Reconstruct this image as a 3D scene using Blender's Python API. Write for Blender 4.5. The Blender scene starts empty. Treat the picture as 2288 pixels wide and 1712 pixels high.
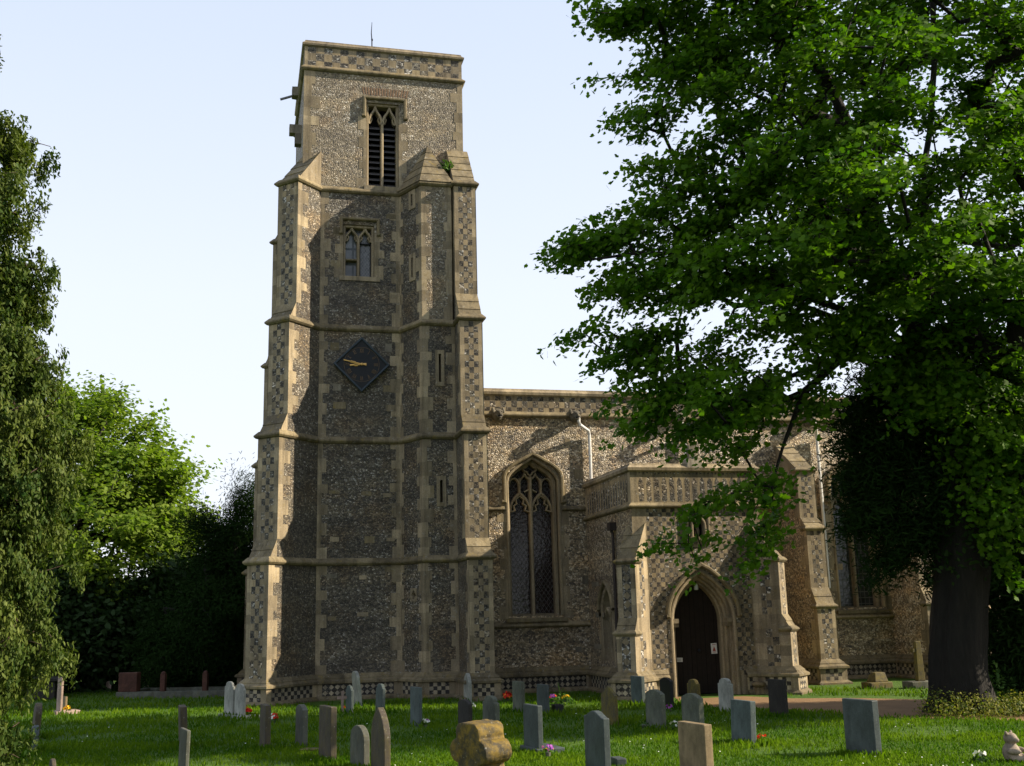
import bpy, bmesh, math, random
import numpy as np
from mathutils import Vector, Matrix
from mathutils.geometry import tessellate_polygon
random.seed(7)
RNG = np.random.default_rng(11)
sc = bpy.context.scene
COL = sc.collection

# ------------------------------------------------------------------ camera
FPX, PITCH, YAW, ROLL, EYE = 2450.0, math.radians(12), math.radians(14), 0.025, 2.2
cF = Vector((math.sin(YAW)*math.cos(PITCH), math.cos(YAW)*math.cos(PITCH), math.sin(PITCH)))
r0 = Vector((math.cos(YAW), -math.sin(YAW), 0)); u0 = r0.cross(cF)
cR = math.cos(ROLL)*r0 - math.sin(ROLL)*u0
cU = math.sin(ROLL)*r0 + math.cos(ROLL)*u0
cC = Vector((0, 0, EYE))
cam = bpy.data.cameras.new('camera'); camo = bpy.data.objects.new('camera', cam); COL.objects.link(camo)
cam.sensor_fit = 'HORIZONTAL'; cam.sensor_width = 36; cam.lens = 36*FPX/2288
cam.clip_start = 0.1; cam.clip_end = 2000
camo.matrix_world = Matrix(((cR.x, cU.x, -cF.x, cC.x), (cR.y, cU.y, -cF.y, cC.y), (cR.z, cU.z, -cF.z, cC.z), (0, 0, 0, 1)))
sc.camera = camo

# ------------------------------------------------------------------ light
SUN_EL, SUN_SOUTH = math.radians(31), math.radians(13)      # morning sun, just south of east
sd = Vector((math.cos(SUN_EL)*math.cos(SUN_SOUTH), -math.cos(SUN_EL)*math.sin(SUN_SOUTH), math.sin(SUN_EL)))
sl = bpy.data.lights.new('sun', 'SUN'); sl.energy = 5.0; sl.angle = math.radians(0.5); sl.color = (1, .865, .68)
so = bpy.data.objects.new('sun', sl); COL.objects.link(so)
so.rotation_euler = (-sd).to_track_quat('-Z', 'Y').to_euler(); so.location = (40, -8, 30)
w = bpy.data.worlds.new('World'); sc.world = w; w.use_nodes = True
nt = w.node_tree; bg = nt.nodes['Background']
sky = nt.nodes.new('ShaderNodeTexSky'); sky.sky_type = 'NISHITA'; sky.sun_disc = False
sky.sun_elevation = SUN_EL; sky.sun_rotation = math.atan2(sd.x, sd.y)
sky.air_density = 1.0; sky.dust_density = 1.5; sky.ozone_density = 1.0
tcw = nt.nodes.new('ShaderNodeTexCoord'); sep = nt.nodes.new('ShaderNodeSeparateXYZ')
nt.links.new(tcw.outputs['Generated'], sep.inputs[0])
rmp = nt.nodes.new('ShaderNodeValToRGB')                    # thin high veil: whiter towards the horizon
rmp.color_ramp.elements[0].position = 0.0; rmp.color_ramp.elements[0].color = (4.55, 4.65, 4.95, 1)
rmp.color_ramp.elements[1].position = 0.75; rmp.color_ramp.elements[1].color = (2.9, 3.35, 4.45, 1)
e = rmp.color_ramp.elements.new(0.28); e.color = (4.2, 4.45, 5.0, 1)
e = rmp.color_ramp.elements.new(0.48); e.color = (3.55, 3.95, 4.8, 1)
nt.links.new(sep.outputs['Z'], rmp.inputs[0])
mx = nt.nodes.new('ShaderNodeMixRGB'); mx.inputs[0].default_value = 0.85
nt.links.new(sky.outputs[0], mx.inputs[1]); nt.links.new(rmp.outputs[0], mx.inputs[2])
nt.links.new(mx.outputs[0], bg.inputs['Color']); bg.inputs['Strength'].default_value = 0.11
sc.view_settings.view_transform = 'Standard'; sc.view_settings.look = 'None'
sc.view_settings.exposure = 1.08; sc.view_settings.gamma = 1.0
sc.cycles.max_bounces = 6; sc.cycles.transparent_max_bounces = 4; sc.cycles.transmission_bounces = 3

# ------------------------------------------------------------------ picture ray helpers (design aid: a pixel of the survey photo to a place)
def ray(x, y): return cF + cR*((x-1144)/FPX) - cU*((y-856)/FPX)
def onZ(x, y, z=0.0):
    r = ray(x, y); return cC + r*((z-EYE)/r.z)
def onY(x, y, Y):
    r = ray(x, y); return cC + r*(Y/r.y)

# ------------------------------------------------------------------ materials
M = {}
class NT:
    def __init__(s, name):
        s.m = bpy.data.materials.new(name); s.m.use_nodes = True; s.t = s.m.node_tree
        s.b = s.t.nodes['Principled BSDF']; s.out = s.t.nodes['Material Output']; M[name] = s.m
        s.b.inputs['Specular IOR Level'].default_value = .25; s.b.inputs['Roughness'].default_value = .85
    def n(s, typ, ins=None, **props):
        nd = s.t.nodes.new('ShaderNode'+typ)
        for k, v in props.items(): setattr(nd, k, v)
        for k, v in (ins or {}).items():
            if hasattr(v, 'node'): s.t.links.new(v, nd.inputs[k])
            else: nd.inputs[k].default_value = v
        return nd
    def math(s, op, a, b=0.0, c=0.0):
        return s.n('Math', {0: a, 1: b, 2: c}, operation=op).outputs[0]
    def mix(s, f, a, b, blend='MIX'):
        a = a if hasattr(a, 'node') else (*a, 1); b = b if hasattr(b, 'node') else (*b, 1)
        return s.n('MixRGB', {0: f, 1: a, 2: b}, blend_type=blend).outputs[0]
    def ramp(s, f, stops, interp='LINEAR'):
        nd = s.n('ValToRGB', {0: f}); cr = nd.color_ramp; cr.interpolation = interp
        while len(cr.elements) < len(stops): cr.elements.new(.5)
        for e, (p, c) in zip(cr.elements, stops): e.position = p; e.color = (*c, 1)
        return nd.outputs[0]
    def pos(s): return s.n('NewGeometry').outputs['Position']
    def obj(s): return s.n('TexCoord').outputs['Object']
    def attr(s, name): return s.n('Attribute', attribute_name=name).outputs['Fac']
    def noise(s, vec, scale, detail=3, rough=.55): return s.n('TexNoise', {'Vector': vec, 'Scale': scale, 'Detail': detail, 'Roughness': rough}).outputs['Fac']
    def bump(s, h, st=.4, d=.02):
        nd = s.n('Bump', {'Height': h, 'Strength': st, 'Distance': d}); s.t.links.new(nd.outputs[0], s.b.inputs['Normal'])
    def col(s, c): s.t.links.new(c, s.b.inputs['Base Color'])

def flint_nodes(s, pal, mortar, scale):
    p = s.pos()
    wob = s.n('TexNoise', {'Vector': p, 'Scale': 7.0, 'Detail': 2.0})
    v = s.n('VectorMath', {0: p, 1: (1, 1, 1.25)}, operation='MULTIPLY').outputs[0]
    v = s.n('VectorMath', {0: v, 1: s.n('VectorMath', {0: wob.outputs['Color'], 'Scale': .09}, operation='SCALE').outputs[0]}, operation='ADD').outputs[0]
    vc = s.n('TexVoronoi', {'Vector': v, 'Scale': scale, 'Randomness': .95})
    ve = s.n('TexVoronoi', {'Vector': v, 'Scale': scale, 'Randomness': .95}, feature='DISTANCE_TO_EDGE')
    r = s.n('SeparateColor', {0: vc.outputs['Color']}).outputs[0]
    patch = s.noise(p, .55, 4, .6)
    r2 = s.math('ADD', r, s.math('MULTIPLY', s.math('SUBTRACT', patch, .5), .55))
    c = s.ramp(r2, pal)
    fine = s.noise(p, 45, 2)
    c = s.mix(.55, c, s.ramp(fine, [(.3, (.45, .45, .45)), (.7, (1.3, 1.3, 1.3))]), 'MULTIPLY')
    edge = s.ramp(ve.outputs['Distance'], [(.03, (0, 0, 0)), (.1, (1, 1, 1))])
    mor = s.mix(s.noise(p, 3, 3), tuple(x*.65 for x in mortar), tuple(x*1.25 for x in mortar))
    c = s.mix(edge, mor, c)
    bands = s.noise(s.n('VectorMath', {0: p, 1: (.25, .25, 2.2)}, operation='MULTIPLY').outputs[0], 1.0, 4, .6)
    c = s.mix(1.0, c, s.ramp(bands, [(.32, (.66, .65, .66)), (.5, (1, 1, 1)), (.68, (1.3, 1.22, 1.08))]), 'MULTIPLY')
    br = s.ramp(s.noise(p, .9, 5, .7), [(.5, (0, 0, 0)), (.62, (1, 1, 1))]); c = s.mix(s.math('MULTIPLY', br, .5), c, s.mix(1.0, c, (1.15, .9, .62), 'MULTIPLY'))
    return c, s.math('MINIMUM', ve.outputs['Distance'], .25), edge

def flint(name, pal, mortar, scale=9.5, st=.9):
    s = NT(name); c, h, e = flint_nodes(s, pal, mortar, scale); s.col(c); s.bump(h, st, .06)
    rr = s.n('MapRange', {'Value': e, 'To Min': .95, 'To Max': .5}).outputs[0]
    s.t.links.new(rr, s.b.inputs['Roughness']); s.b.inputs['Specular IOR Level'].default_value = .4
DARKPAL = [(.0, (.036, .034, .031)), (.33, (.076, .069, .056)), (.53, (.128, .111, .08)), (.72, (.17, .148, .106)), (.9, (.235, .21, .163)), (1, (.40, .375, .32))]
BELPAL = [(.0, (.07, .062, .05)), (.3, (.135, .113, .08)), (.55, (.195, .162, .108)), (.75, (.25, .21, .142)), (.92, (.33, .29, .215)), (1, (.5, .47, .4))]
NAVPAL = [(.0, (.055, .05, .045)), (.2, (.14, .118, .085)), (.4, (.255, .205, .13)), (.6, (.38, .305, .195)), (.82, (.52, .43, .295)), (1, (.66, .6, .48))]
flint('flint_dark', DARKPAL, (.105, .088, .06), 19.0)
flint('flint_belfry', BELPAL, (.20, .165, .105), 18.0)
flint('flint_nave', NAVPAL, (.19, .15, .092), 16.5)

STONE = (.27, .222, .148)
def stone_nodes(s, base, lichen=.35):
    p = s.pos(); rnd = s.attr('rnd')
    c = s.mix(rnd, tuple(x*.66 for x in base), tuple(min(1, x*1.3) for x in base))
    big = s.noise(p, 1.3, 5, .65)
    c = s.mix(1.0, c, s.ramp(big, [(.3, (.7, .7, .72)), (.65, (1.12, 1.1, 1.05))]), 'MULTIPLY')
    fine = s.noise(p, 28, 4, .7)
    c = s.mix(.8, c, s.ramp(fine, [(.3, (.7, .7, .7)), (.7, (1.25, 1.25, 1.22))]), 'MULTIPLY')
    st = s.noise(s.n('VectorMath', {0: p, 1: (5.5, 5.5, .45)}, operation='MULTIPLY').outputs[0], 1.0, 5, .65)
    c = s.mix(.85, c, s.ramp(st, [(.36, (.55, .54, .52)), (.56, (1.08, 1.07, 1.05))]), 'MULTIPLY')
    gl = s.ramp(s.noise(p, 9.0, 5, .7), [(.6, (0, 0, 0)), (.68, (1, 1, 1))]); c = s.mix(s.math('MULTIPLY', gl, .45), c, (.33, .32, .28))
    l1 = s.ramp(s.noise(p, 4.3, 6, .72), [(.56, (0, 0, 0)), (.68, (1, 1, 1))])
    c = s.mix(s.math('MULTIPLY', l1, lichen), c, (.2, .145, .04))
    return c, fine
def stone(name, base=STONE, lichen=.35):
    s = NT(name); c, f = stone_nodes(s, base, lichen); s.col(c); s.bump(f, .25, .02)
stone('stone'); stone('stone_mossy', (.185, .152, .092), .8); stone('stone_pale', (.36, .28, .18), .15); stone('stone_grey', (.2, .18, .14), .3)
CHQPAL = [(.0, (.03, .03, .032)), (.45, (.065, .062, .056)), (.7, (.13, .12, .1)), (.88, (.24, .225, .19)), (1, (.5, .48, .44))]
def pattern(name, kind, pal=CHQPAL, fm=(.11, .095, .065), sbase=STONE):
    s = NT(name); fc, fh, fe = flint_nodes(s, pal, fm, 16.0); scn, fine = stone_nodes(s, sbase, .2)
    uv = s.n('TexCoord').outputs['UV']
    wob = s.n('TexNoise', {'Vector': uv, 'Scale': 2.3, 'Detail': 2.0})
    uvw = s.n('VectorMath', {0: uv, 1: s.n('VectorMath', {0: s.n('VectorMath', {0: wob.outputs['Color'], 1: (.5, .5, .5)}, operation='SUBTRACT').outputs[0], 'Scale': .16}, operation='SCALE').outputs[0]}, operation='ADD').outputs[0]
    sp = s.n('SeparateXYZ', {0: uvw}); u, v = sp.outputs[0], sp.outputs[1]
    cell = s.n('CombineXYZ', {0: s.math('FLOOR', u), 1: s.math('FLOOR', v)}).outputs[0]
    wn = s.n('TexWhiteNoise', {'Vector': cell}, noise_dimensions='2D').outputs['Value']
    fu, fv = s.math('FRACT', u), s.math('FRACT', v)
    if kind == 'chequer':
        par = s.math('FLOORED_MODULO', s.math('ADD', s.math('FLOOR', u), s.math('FLOOR', v)), 2.0)
        fac = s.math('SUBTRACT', 1.0, par)
    elif kind == 'diamond':
        d = s.math('ADD', s.math('ABSOLUTE', s.math('SUBTRACT', fu, .5)), s.math('ABSOLUTE', s.math('SUBTRACT', fv, .5)))
        fac = s.math('GREATER_THAN', d, .44)
    else:                                                  # row of narrow arched flint panels between stone bars
        x = s.math('DIVIDE', s.math('ABSOLUTE', s.math('SUBTRACT', fu, .5)), .33)
        top = s.math('SUBTRACT', .80, s.math('MULTIPLY', s.math('MULTIPLY', x, x), .13))
        a = s.math('MULTIPLY', s.math('LESS_THAN', x, 1.0), s.math('MULTIPLY', s.math('LESS_THAN', v, top), s.math('GREATER_THAN', v, .06)))
        fr = s.math('MULTIPLY', s.math('GREATER_THAN', v, .9), s.math('GREATER_THAN', s.math('FRACT', s.math('MULTIPLY', u, 2.0)), .5))
        fac = s.math('MAXIMUM', a, fr)
    tone = s.ramp(wn, [(0, (.72, .73, .76)), (1, (1.18, 1.14, 1.05))])
    scn = s.mix(1.0, scn, tone, 'MULTIPLY')
    fc = s.mix(1.0, fc, s.ramp(wn, [(0, (.75, .75, .75)), (1, (1.3, 1.3, 1.3))]), 'MULTIPLY')
    ex = s.math('MINIMUM', s.math('MINIMUM', fu, s.math('SUBTRACT', 1.0, fu)), s.math('MINIMUM', fv, s.math('SUBTRACT', 1.0, fv)))
    if kind == 'chequer': scn = s.mix(s.math('LESS_THAN', ex, .03), scn, (.2, .165, .11))
    s.col(s.mix(fac, scn, fc)); s.bump(s.math('ADD', s.math('MULTIPLY', fac, fh), s.math('MULTIPLY', fine, .05)), .5, .05)
pattern('chequer', 'chequer'); pattern('diamond', 'diamond'); pattern('arcade', 'arcade', CHQPAL); PG = (.33, .29, .22); pattern('chequer_grey', 'chequer', [(.0, (.016, .016, .017)), (.7, (.042, .041, .04)), (1, (.16, .15, .13))], (.045, .04, .03), PG); pattern('diamond_grey', 'diamond', [(.0, (.016, .016, .017)), (.7, (.042, .041, .04)), (1, (.16, .15, .13))], (.045, .04, .03), PG)

def plain(name, c, rough=.7, spec=.3, var=.25, sc_=6.0, metal=0.0, bump=.15):
    s = NT(name); p = s.obj(); n = s.noise(p, sc_, 4, .6)
    s.col(s.mix(n, tuple(x*(1-var) for x in c), tuple(min(1, x*(1+var)) for x in c)))
    s.b.inputs['Roughness'].default_value = rough; s.b.inputs['Specular IOR Level'].default_value = spec; s.b.inputs['Metallic'].default_value = metal
    if bump: s.bump(s.noise(p, sc_*6, 3), bump, .01)
plain('slate_louvre', (.055, .052, .052), .6); plain('lead', (.16, .165, .17), .6); plain('dark', (.008, .008, .009), .9, .1)
plain('oak_dark', (.016, .011, .008), .7, .2, .4, 9.0); plain('iron', (.012, .012, .014), .5); plain('gilt', (.55, .33, .09), .35, .5, .25, 8, .6)
plain('gilt_dull', (.13, .085, .045), .6, .3); plain('clock_blue', (.009, .011, .013), .5, .25, .3); plain('clock_edge', (.03, .044, .055), .5, .3)
plain('white_pipe', (.60, .59, .56), .5, .3, .12); plain('paper', (.62, .6, .56), .8, .1, .05, 4, 0, 0); plain('red_ink', (.3, .05, .03), .8, .1, .1)
plain('lamp_glass', (.5, .52, .5), .25, .6, .05); plain('brick', (.19, .125, .08), .9, .1, .4, 5); plain('dark_pipe', (.03, .022, .018), .6, .3)
def glass(name, base, lead, nx, ang=45):
    s = NT(name); uv = s.n('TexCoord').outputs['UV']; sp = s.n('SeparateXYZ', {0: uv}); u, v = sp.outputs[0], sp.outputs[1]
    if ang: a = s.math('FRACT', s.math('MULTIPLY', s.math('ADD', u, s.math('MULTIPLY', v, .72)), nx)); b = s.math('FRACT', s.math('MULTIPLY', s.math('SUBTRACT', u, s.math('MULTIPLY', v, .72)), nx))
    else: a = s.math('FRACT', s.math('MULTIPLY', u, nx)); b = s.math('FRACT', s.math('MULTIPLY', v, nx*.8))
    ln = s.math('MAXIMUM', s.math('LESS_THAN', a, .13), s.math('LESS_THAN', b, .13))
    cell = s.noise(uv, nx*.8, 1); cc = s.ramp(cell, [(.3, tuple(x*.5 for x in base)), (.7, tuple(x*1.5 for x in base))])
    s.col(s.mix(ln, cc, lead)); s.b.inputs['Roughness'].default_value = .12; s.b.inputs['Specular IOR Level'].default_value = .45
    r = s.n('MapRange', {'Value': ln, 'To Min': .16, 'To Max': .7}).outputs[0]; s.t.links.new(r, s.b.inputs['Roughness'])
    s.bump(s.noise(uv, nx*1.2, 1), .35, .02)
glass('stained_glass', (.014, .008, .008), (.055, .05, .045), 7.5); glass('tower_glass', (.085, .092, .098), (.17, .165, .155), 11); glass('plain_glass', (.095, .105, .11), (.07, .08, .09), 2.5, 0)
glass('leaded_glass', (.03, .035, .035), (.09, .09, .08), 6.5, 0)

def gravestone_mat(name, c, moss, mossc=(.09, .075, .025), spots=.3, rough=.75):
    s = NT(name); p = s.obj(); n = s.noise(p, 5, 5, .65)
    cc = s.mix(n, tuple(x*.65 for x in c), tuple(min(1, x*1.3) for x in c))
    st = s.noise(s.n('VectorMath', {0: p, 1: (9, 9, 2.2)}, operation='MULTIPLY').outputs[0], 1.0, 5, .7); cc = s.mix(.4, cc, s.ramp(st, [(.35, (.5, .5, .48)), (.6, (1.15, 1.15, 1.12))]), 'MULTIPLY'); bl = s.ramp(s.noise(p, 3.2, 5, .7), [(.4, (.6, .6, .57)), (.6, (1.15, 1.14, 1.1))]); cc = s.mix(.8, cc, bl, 'MULTIPLY')
    m = s.ramp(s.noise(p, 7, 6, .75), [(.62-moss*.3, (0, 0, 0)), (.74-moss*.2, (1, 1, 1))])
    cc = s.mix(s.math('MULTIPLY', m, min(1, moss+.25)), cc, mossc)
    sp = s.ramp(s.noise(p, 24, 3, .7), [(.64, (0, 0, 0)), (.7, (1, 1, 1))])
    cc = s.mix(s.math('MULTIPLY', sp, spots), cc, (.5, .48, .4))
    s.col(cc); s.b.inputs['Roughness'].default_value = rough; s.bump(s.noise(p, 30, 4, .7), .35, .012)
gravestone_mat('gs_brown', (0.080, 0.065, 0.048), .55); gravestone_mat('gs_grey', (0.106, 0.109, 0.088), .35); gravestone_mat('gs_blue', (0.078, 0.102, 0.099), .08, spots=.12, rough=.6)
gravestone_mat('gs_green', (0.104, 0.114, 0.085), .3, (.1, .11, .05)); gravestone_mat('gs_white', (0.310, 0.316, 0.279), .06, (.2, .2, .14), .1); gravestone_mat('gs_slate', (0.057, 0.072, 0.071), .05, spots=.08, rough=.5)
gravestone_mat('gs_dark', (0.030, 0.027, 0.023), .3, (.035, .035, .015), .12); gravestone_mat('gs_sand', (0.231, 0.171, 0.094), .1, (.22, .16, .06), .1); gravestone_mat('gs_lichen', (.06, .048, .026), .6, (.19, .122, .014), .3)
gravestone_mat('gs_red', (0.072, 0.029, 0.019), .2, (.1, .06, .03), .1); gravestone_mat('gs_pink', (0.368, 0.272, 0.224), .1, (.3, .22, .16), .1); gravestone_mat('gs_black', (0.012, 0.013, 0.014), .02, spots=.03, rough=.4)
gravestone_mat('gs_moss', (0.078, 0.066, 0.042), .8, (.12, .095, .02), .3)

def leaf_mat(name, a, b, trans=.4, rough=.6, spec=.12):
    s = NT(name); r = s.attr('rnd'); c = s.mix(r, a, b); s.col(c); s.b.inputs['Roughness'].default_value = rough; s.b.inputs['Specular IOR Level'].default_value = spec
    tr = s.n('BsdfTranslucent', {'Color': s.mix(1.0, c, (1.5, 1.7, .55), 'MULTIPLY')})
    ms = s.n('MixShader', {0: trans, 1: s.b.outputs[0], 2: tr.outputs[0]}); s.t.links.new(ms.outputs[0], s.out.inputs[0])
leaf_mat('leaf_sycamore', (.024, .078, .003), (.088, .165, .008), .42); leaf_mat('leaf_maple', (.075, .135, .012), (.17, .23, .03), .45)
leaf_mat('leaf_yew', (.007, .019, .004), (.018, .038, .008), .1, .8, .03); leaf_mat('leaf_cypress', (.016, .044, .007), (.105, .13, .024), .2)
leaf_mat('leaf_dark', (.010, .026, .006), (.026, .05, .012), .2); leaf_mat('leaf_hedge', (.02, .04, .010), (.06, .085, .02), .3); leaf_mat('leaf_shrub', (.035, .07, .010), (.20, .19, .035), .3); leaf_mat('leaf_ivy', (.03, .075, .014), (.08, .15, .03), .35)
leaf_mat('grass_blade', (.020, .070, .003), (.115, .180, .010), .32, .7, .03); leaf_mat('petal_white', (.6, .6, .55), (.75, .75, .7), .2)
leaf_mat('petal_red', (.45, .015, .01), (.62, .04, .02), .2); leaf_mat('petal_yellow', (.6, .33, .01), (.7, .42, .03), .2); leaf_mat('petal_purple', (.22, .05, .3), (.4, .1, .42), .2); leaf_mat('petal_orange', (.6, .12, .01), (.65, .2, .03), .2)
def bark(name, c):
    s = NT(name); p = s.n('VectorMath', {0: s.obj(), 1: (6, 6, 1.3)}, operation='MULTIPLY').outputs[0]
    n = s.noise(p, 2.2, 6, .7); s.col(s.ramp(n, [(.3, tuple(x*.45 for x in c)), (.7, tuple(x*1.5 for x in c))])); s.bump(n, .9, .06)
bark('bark', (.011, .0095, .007)); bark('bark_dark', (.014, .012, .009)); bark('bark_red', (.06, .04, .028))
s = NT('lawn'); p = s.pos()
g = s.mix(s.noise(p, 1.1, 5, .6), (.022, .072, .004), (.08, .145, .009)); g = s.mix(s.ramp(s.noise(p, .35, 4, .6), [(.45, (0, 0, 0)), (.75, (.6, .6, .6))]), g, (.085, .135, .014))
g = s.mix(.6, g, s.ramp(s.noise(p, 22, 4, .7), [(.3, (.5, .5, .5)), (.7, (1.4, 1.4, 1.4))]), 'MULTIPLY'); s.col(g); s.bump(s.noise(p, 14, 5, .7), .8, .08)
s = NT('gravel'); p = s.pos(); g = s.mix(s.noise(p, 2.2, 4), (.14, .08, .036), (.25, .155, .072)); g = s.mix(.7, g, s.ramp(s.noise(p, 50, 3, .7), [(.3, (.55, .55, .55)), (.7, (1.4, 1.4, 1.4))]), 'MULTIPLY'); s.col(g); s.bump(s.noise(p, 40, 3), .5, .03)
s = NT('field'); s.col(s.mix(s.noise(s.pos(), .2, 4), (.10, .12, .03), (.2, .18, .06)))

# ------------------------------------------------------------------ mesh helpers
def tag(o, label=None, cat=None, group=None, kind=None):
    if label: o['label'] = label
    if cat: o['category'] = cat
    if group: o['group'] = group
    if kind: o['kind'] = kind
    return o
def empty(name, loc=(0, 0, 0), parent=None):
    o = bpy.data.objects.new(name, None); o.location = loc; o.empty_display_size = .2; COL.objects.link(o)
    if parent: o.parent = parent
    return o
class MB:
    def __init__(s): s.v = []; s.f = []; s.m = []; s.uv = []; s.r = []; s.keys = []
    def add(s, pts, mat, uv=None, rnd=None, sm=False):
        b = len(s.v); s.v += [tuple(p) for p in pts]; s.f.append(tuple(range(b, b+len(pts))))
        if mat not in s.keys: s.keys.append(mat)
        s.m.append(s.keys.index(mat)); s.uv.append(uv); s.r.append(random.random() if rnd is None else rnd)
    def box(s, lo, hi, mat, rnd=None):
        x0, y0, z0 = lo; x1, y1, z1 = hi; r = random.random() if rnd is None else rnd
        s.hexa([(x0, y0), (x1, y0), (x1, y1), (x0, y1)], z0, z1, mat, r)
    def hexa(s, q, z0, z1, mat, r=None, top=None):           # prism over a counter-clockwise polygon
        r = random.random() if r is None else r; t = top or q; n = len(q)
        A = [(*p, z0) for p in q]; B = [(*p, z1) for p in t]
        for i in range(n): j = (i+1) % n; s.add([A[i], A[j], B[j], B[i]], mat, rnd=r)
        s.add(B, mat, rnd=r); s.add(A[::-1], mat, rnd=r)
    def build(s, name, parent=None, loc=None, bevel=0, smooth=False):
        me = bpy.data.meshes.new(name); o = bpy.data.objects.new(name, me)
        V = s.v
        if loc is not None: V = [(x-loc[0], y-loc[1], z-loc[2]) for x, y, z in V]; o.location = loc
        me.from_pydata(V, [], s.f)
        for k in s.keys: me.materials.append(M[k])
        me.polygons.foreach_set('material_index', s.m)
        ul = me.uv_layers.new(name='UVMap'); flat = []
        for f, uv in zip(s.f, s.uv):
            for i, vi in enumerate(f):
                if uv: flat += [uv[i][0], uv[i][1]]
                else: flat += [V[vi][0]+V[vi][1], V[vi][2]]
        ul.data.foreach_set('uv', flat)
        at = me.attributes.new('rnd', 'FLOAT', 'FACE'); at.data.foreach_set('value', s.r)
        if smooth: me.polygons.foreach_set('use_smooth', [True]*len(s.f))
        me.update()
        if bevel or smooth:
            bm = bmesh.new(); bm.from_mesh(me); bmesh.ops.remove_doubles(bm, verts=bm.verts, dist=1e-4)
            bmesh.ops.recalc_face_normals(bm, faces=bm.faces); bm.to_mesh(me); bm.free()
        if bevel:
            bv = o.modifiers.new('bevel', 'BEVEL'); bv.width = bevel; bv.segments = 2; bv.limit_method = 'ANGLE'
        COL.objects.link(o)
        if parent: o.parent = parent
        return o
class Fr:                                                    # a wall plane: u along, z up, d inwards; outward is to the right of p0->p1
    def __init__(s, p0, p1):
        s.o = Vector((*p0, 0)); d = Vector((p1[0]-p0[0], p1[1]-p0[1], 0)); s.L = d.length; s.e = d/s.L; s.n = Vector((s.e.y, -s.e.x, 0))
    def pt(s, u, z, d=0.0): q = s.o + s.e*u - s.n*d; return (q.x, q.y, z)
def tess(mb, fr, outer, holes, mat, reveal=0.0, rmat='stone', d=0.0):
    loops = [[Vector((u, z, 0)) for u, z in outer]] + [[Vector((u, z, 0)) for u, z in h] for h in holes]
    flat = [p for l in loops for p in l]
    for t in tessellate_polygon(loops):
        a, b, c = (flat[i] for i in t)
        if (b-a).cross(c-a).z < 0: b, c = c, b
        mb.add([fr.pt(q.x, q.y, d) for q in (a, b, c)], mat, rnd=.5)
    if reveal:
        for h in holes:
            ar = sum(h[i-1][0]*h[i][1]-h[i][0]*h[i-1][1] for i in range(len(h)))
            hh = h if ar > 0 else h[::-1]
            for i in range(len(hh)):
                a, b = hh[i-1], hh[i]
                mb.add([fr.pt(*a, d), fr.pt(*b, d), fr.pt(*b, d+reveal), fr.pt(*a, d+reveal)], rmat, rnd=.6)
def wall(mb, p0, p1, z0, z1, mat, uv=None):
    mb.add([(*p0, z0), (*p1, z0), (*p1, z1), (*p0, z1)], mat, uv, rnd=.5)
def lerp2(a, b, t): return (a[0]+(b[0]-a[0])*t, a[1]+(b[1]-a[1])*t)
def stack(mb, p0, p1, z0, z1, mat='stone', bh=.34):          # a column of ashlar blocks
    z = z0
    while z < z1-1e-4:
        h = bh*random.uniform(.75, 1.25); t = z1 if z+h > z1-.12 else z+h
        wall(mb, p0, p1, z, t, mat); mb.r[-1] = random.random(); z = t
def chequer_face(mb, p0, p1, z0, z1, m=.2, cols=3, rows=None, par=0, mat='chequer', head=0.0, foot=0.0):
    L = math.dist(p0, p1); a, b = lerp2(p0, p1, m/L), lerp2(p0, p1, 1-m/L); cw = (L-2*m)/cols
    rows = rows or max(1, round((z1-z0-head-foot)/(cw*1.25)))
    if m > 0: stack(mb, p0, a, z0, z1); stack(mb, b, p1, z0, z1)
    wall(mb, a, b, z0+foot, z1-head, mat, [(0, par), (cols, par), (cols, rows+par), (0, rows+par)])
    if head: wall(mb, a, b, z1-head, z1, 'stone')
    if foot: wall(mb, a, b, z0, z0+foot, 'stone')
def quoins(mb, c, ea, eb, z0, z1, long=.40, short=.2, mat='stone', off=.006, bh=.34, only=None):
    """alternating corner blocks at c: wall A runs from c along ea, wall B from c along eb (unit 2-D), outward normals follow"""
    ea, eb = Vector(ea).normalized(), Vector(eb).normalized()
    na = Vector((-ea.y, ea.x)); na = na if na.dot(eb) < 0 or abs(na.dot(eb)) < 1e-6 else -na
    nb = Vector((-eb.y, eb.x)); nb = nb if nb.dot(ea) < 0 or abs(nb.dot(ea)) < 1e-6 else -nb
    cc = Vector(c) + (na+nb)*(off/(1+na.dot(nb)+1e-6)); z = z0; k = random.randint(0, 1)
    while z < z1-1e-4:
        h = bh*random.uniform(.7, 1.3); t = z1 if z+h > z1-.12 else z+h; r = random.random()
        la, lb = (long, short) if k % 2 else (short, long); la *= random.uniform(.8, 1.2); lb *= random.uniform(.8, 1.2)
        for ex, l, n, w in ((ea, la, na, 'A'), (eb, lb, nb, 'B')):
            if only and w != only: continue
            q = cc + ex*l; pts = [(cc.x, cc.y, z), (q.x, q.y, z), (q.x, q.y, t), (cc.x, cc.y, t)]
            nn = (Vector(pts[1])-Vector(pts[0])).cross(Vector((0, 0, 1)))
            if nn.x*n.x+nn.y*n.y < 0: pts = pts[::-1]
            mb.add(pts, mat, rnd=r)
        z = t; k += 1
def flat_quoin(mb, fr, u, z0, z1, wa=.2, wb=.35, mat='stone', d=-.006, side=1, bh=.34):   # toothed strip on a flat wall from u towards side
    z = z0; k = 0
    while z < z1-1e-4:
        h = bh*random.uniform(.7, 1.3); t = z1 if z+h > z1-.12 else z+h
        l = (wa if k % 2 else wb)*random.uniform(.85, 1.2); a, b = (u, u+l) if side > 0 else (u-l, u)
        mb.add([fr.pt(a, z, d), fr.pt(b, z, d), fr.pt(b, t, d), fr.pt(a, t, d)], mat); z = t; k += 1
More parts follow.
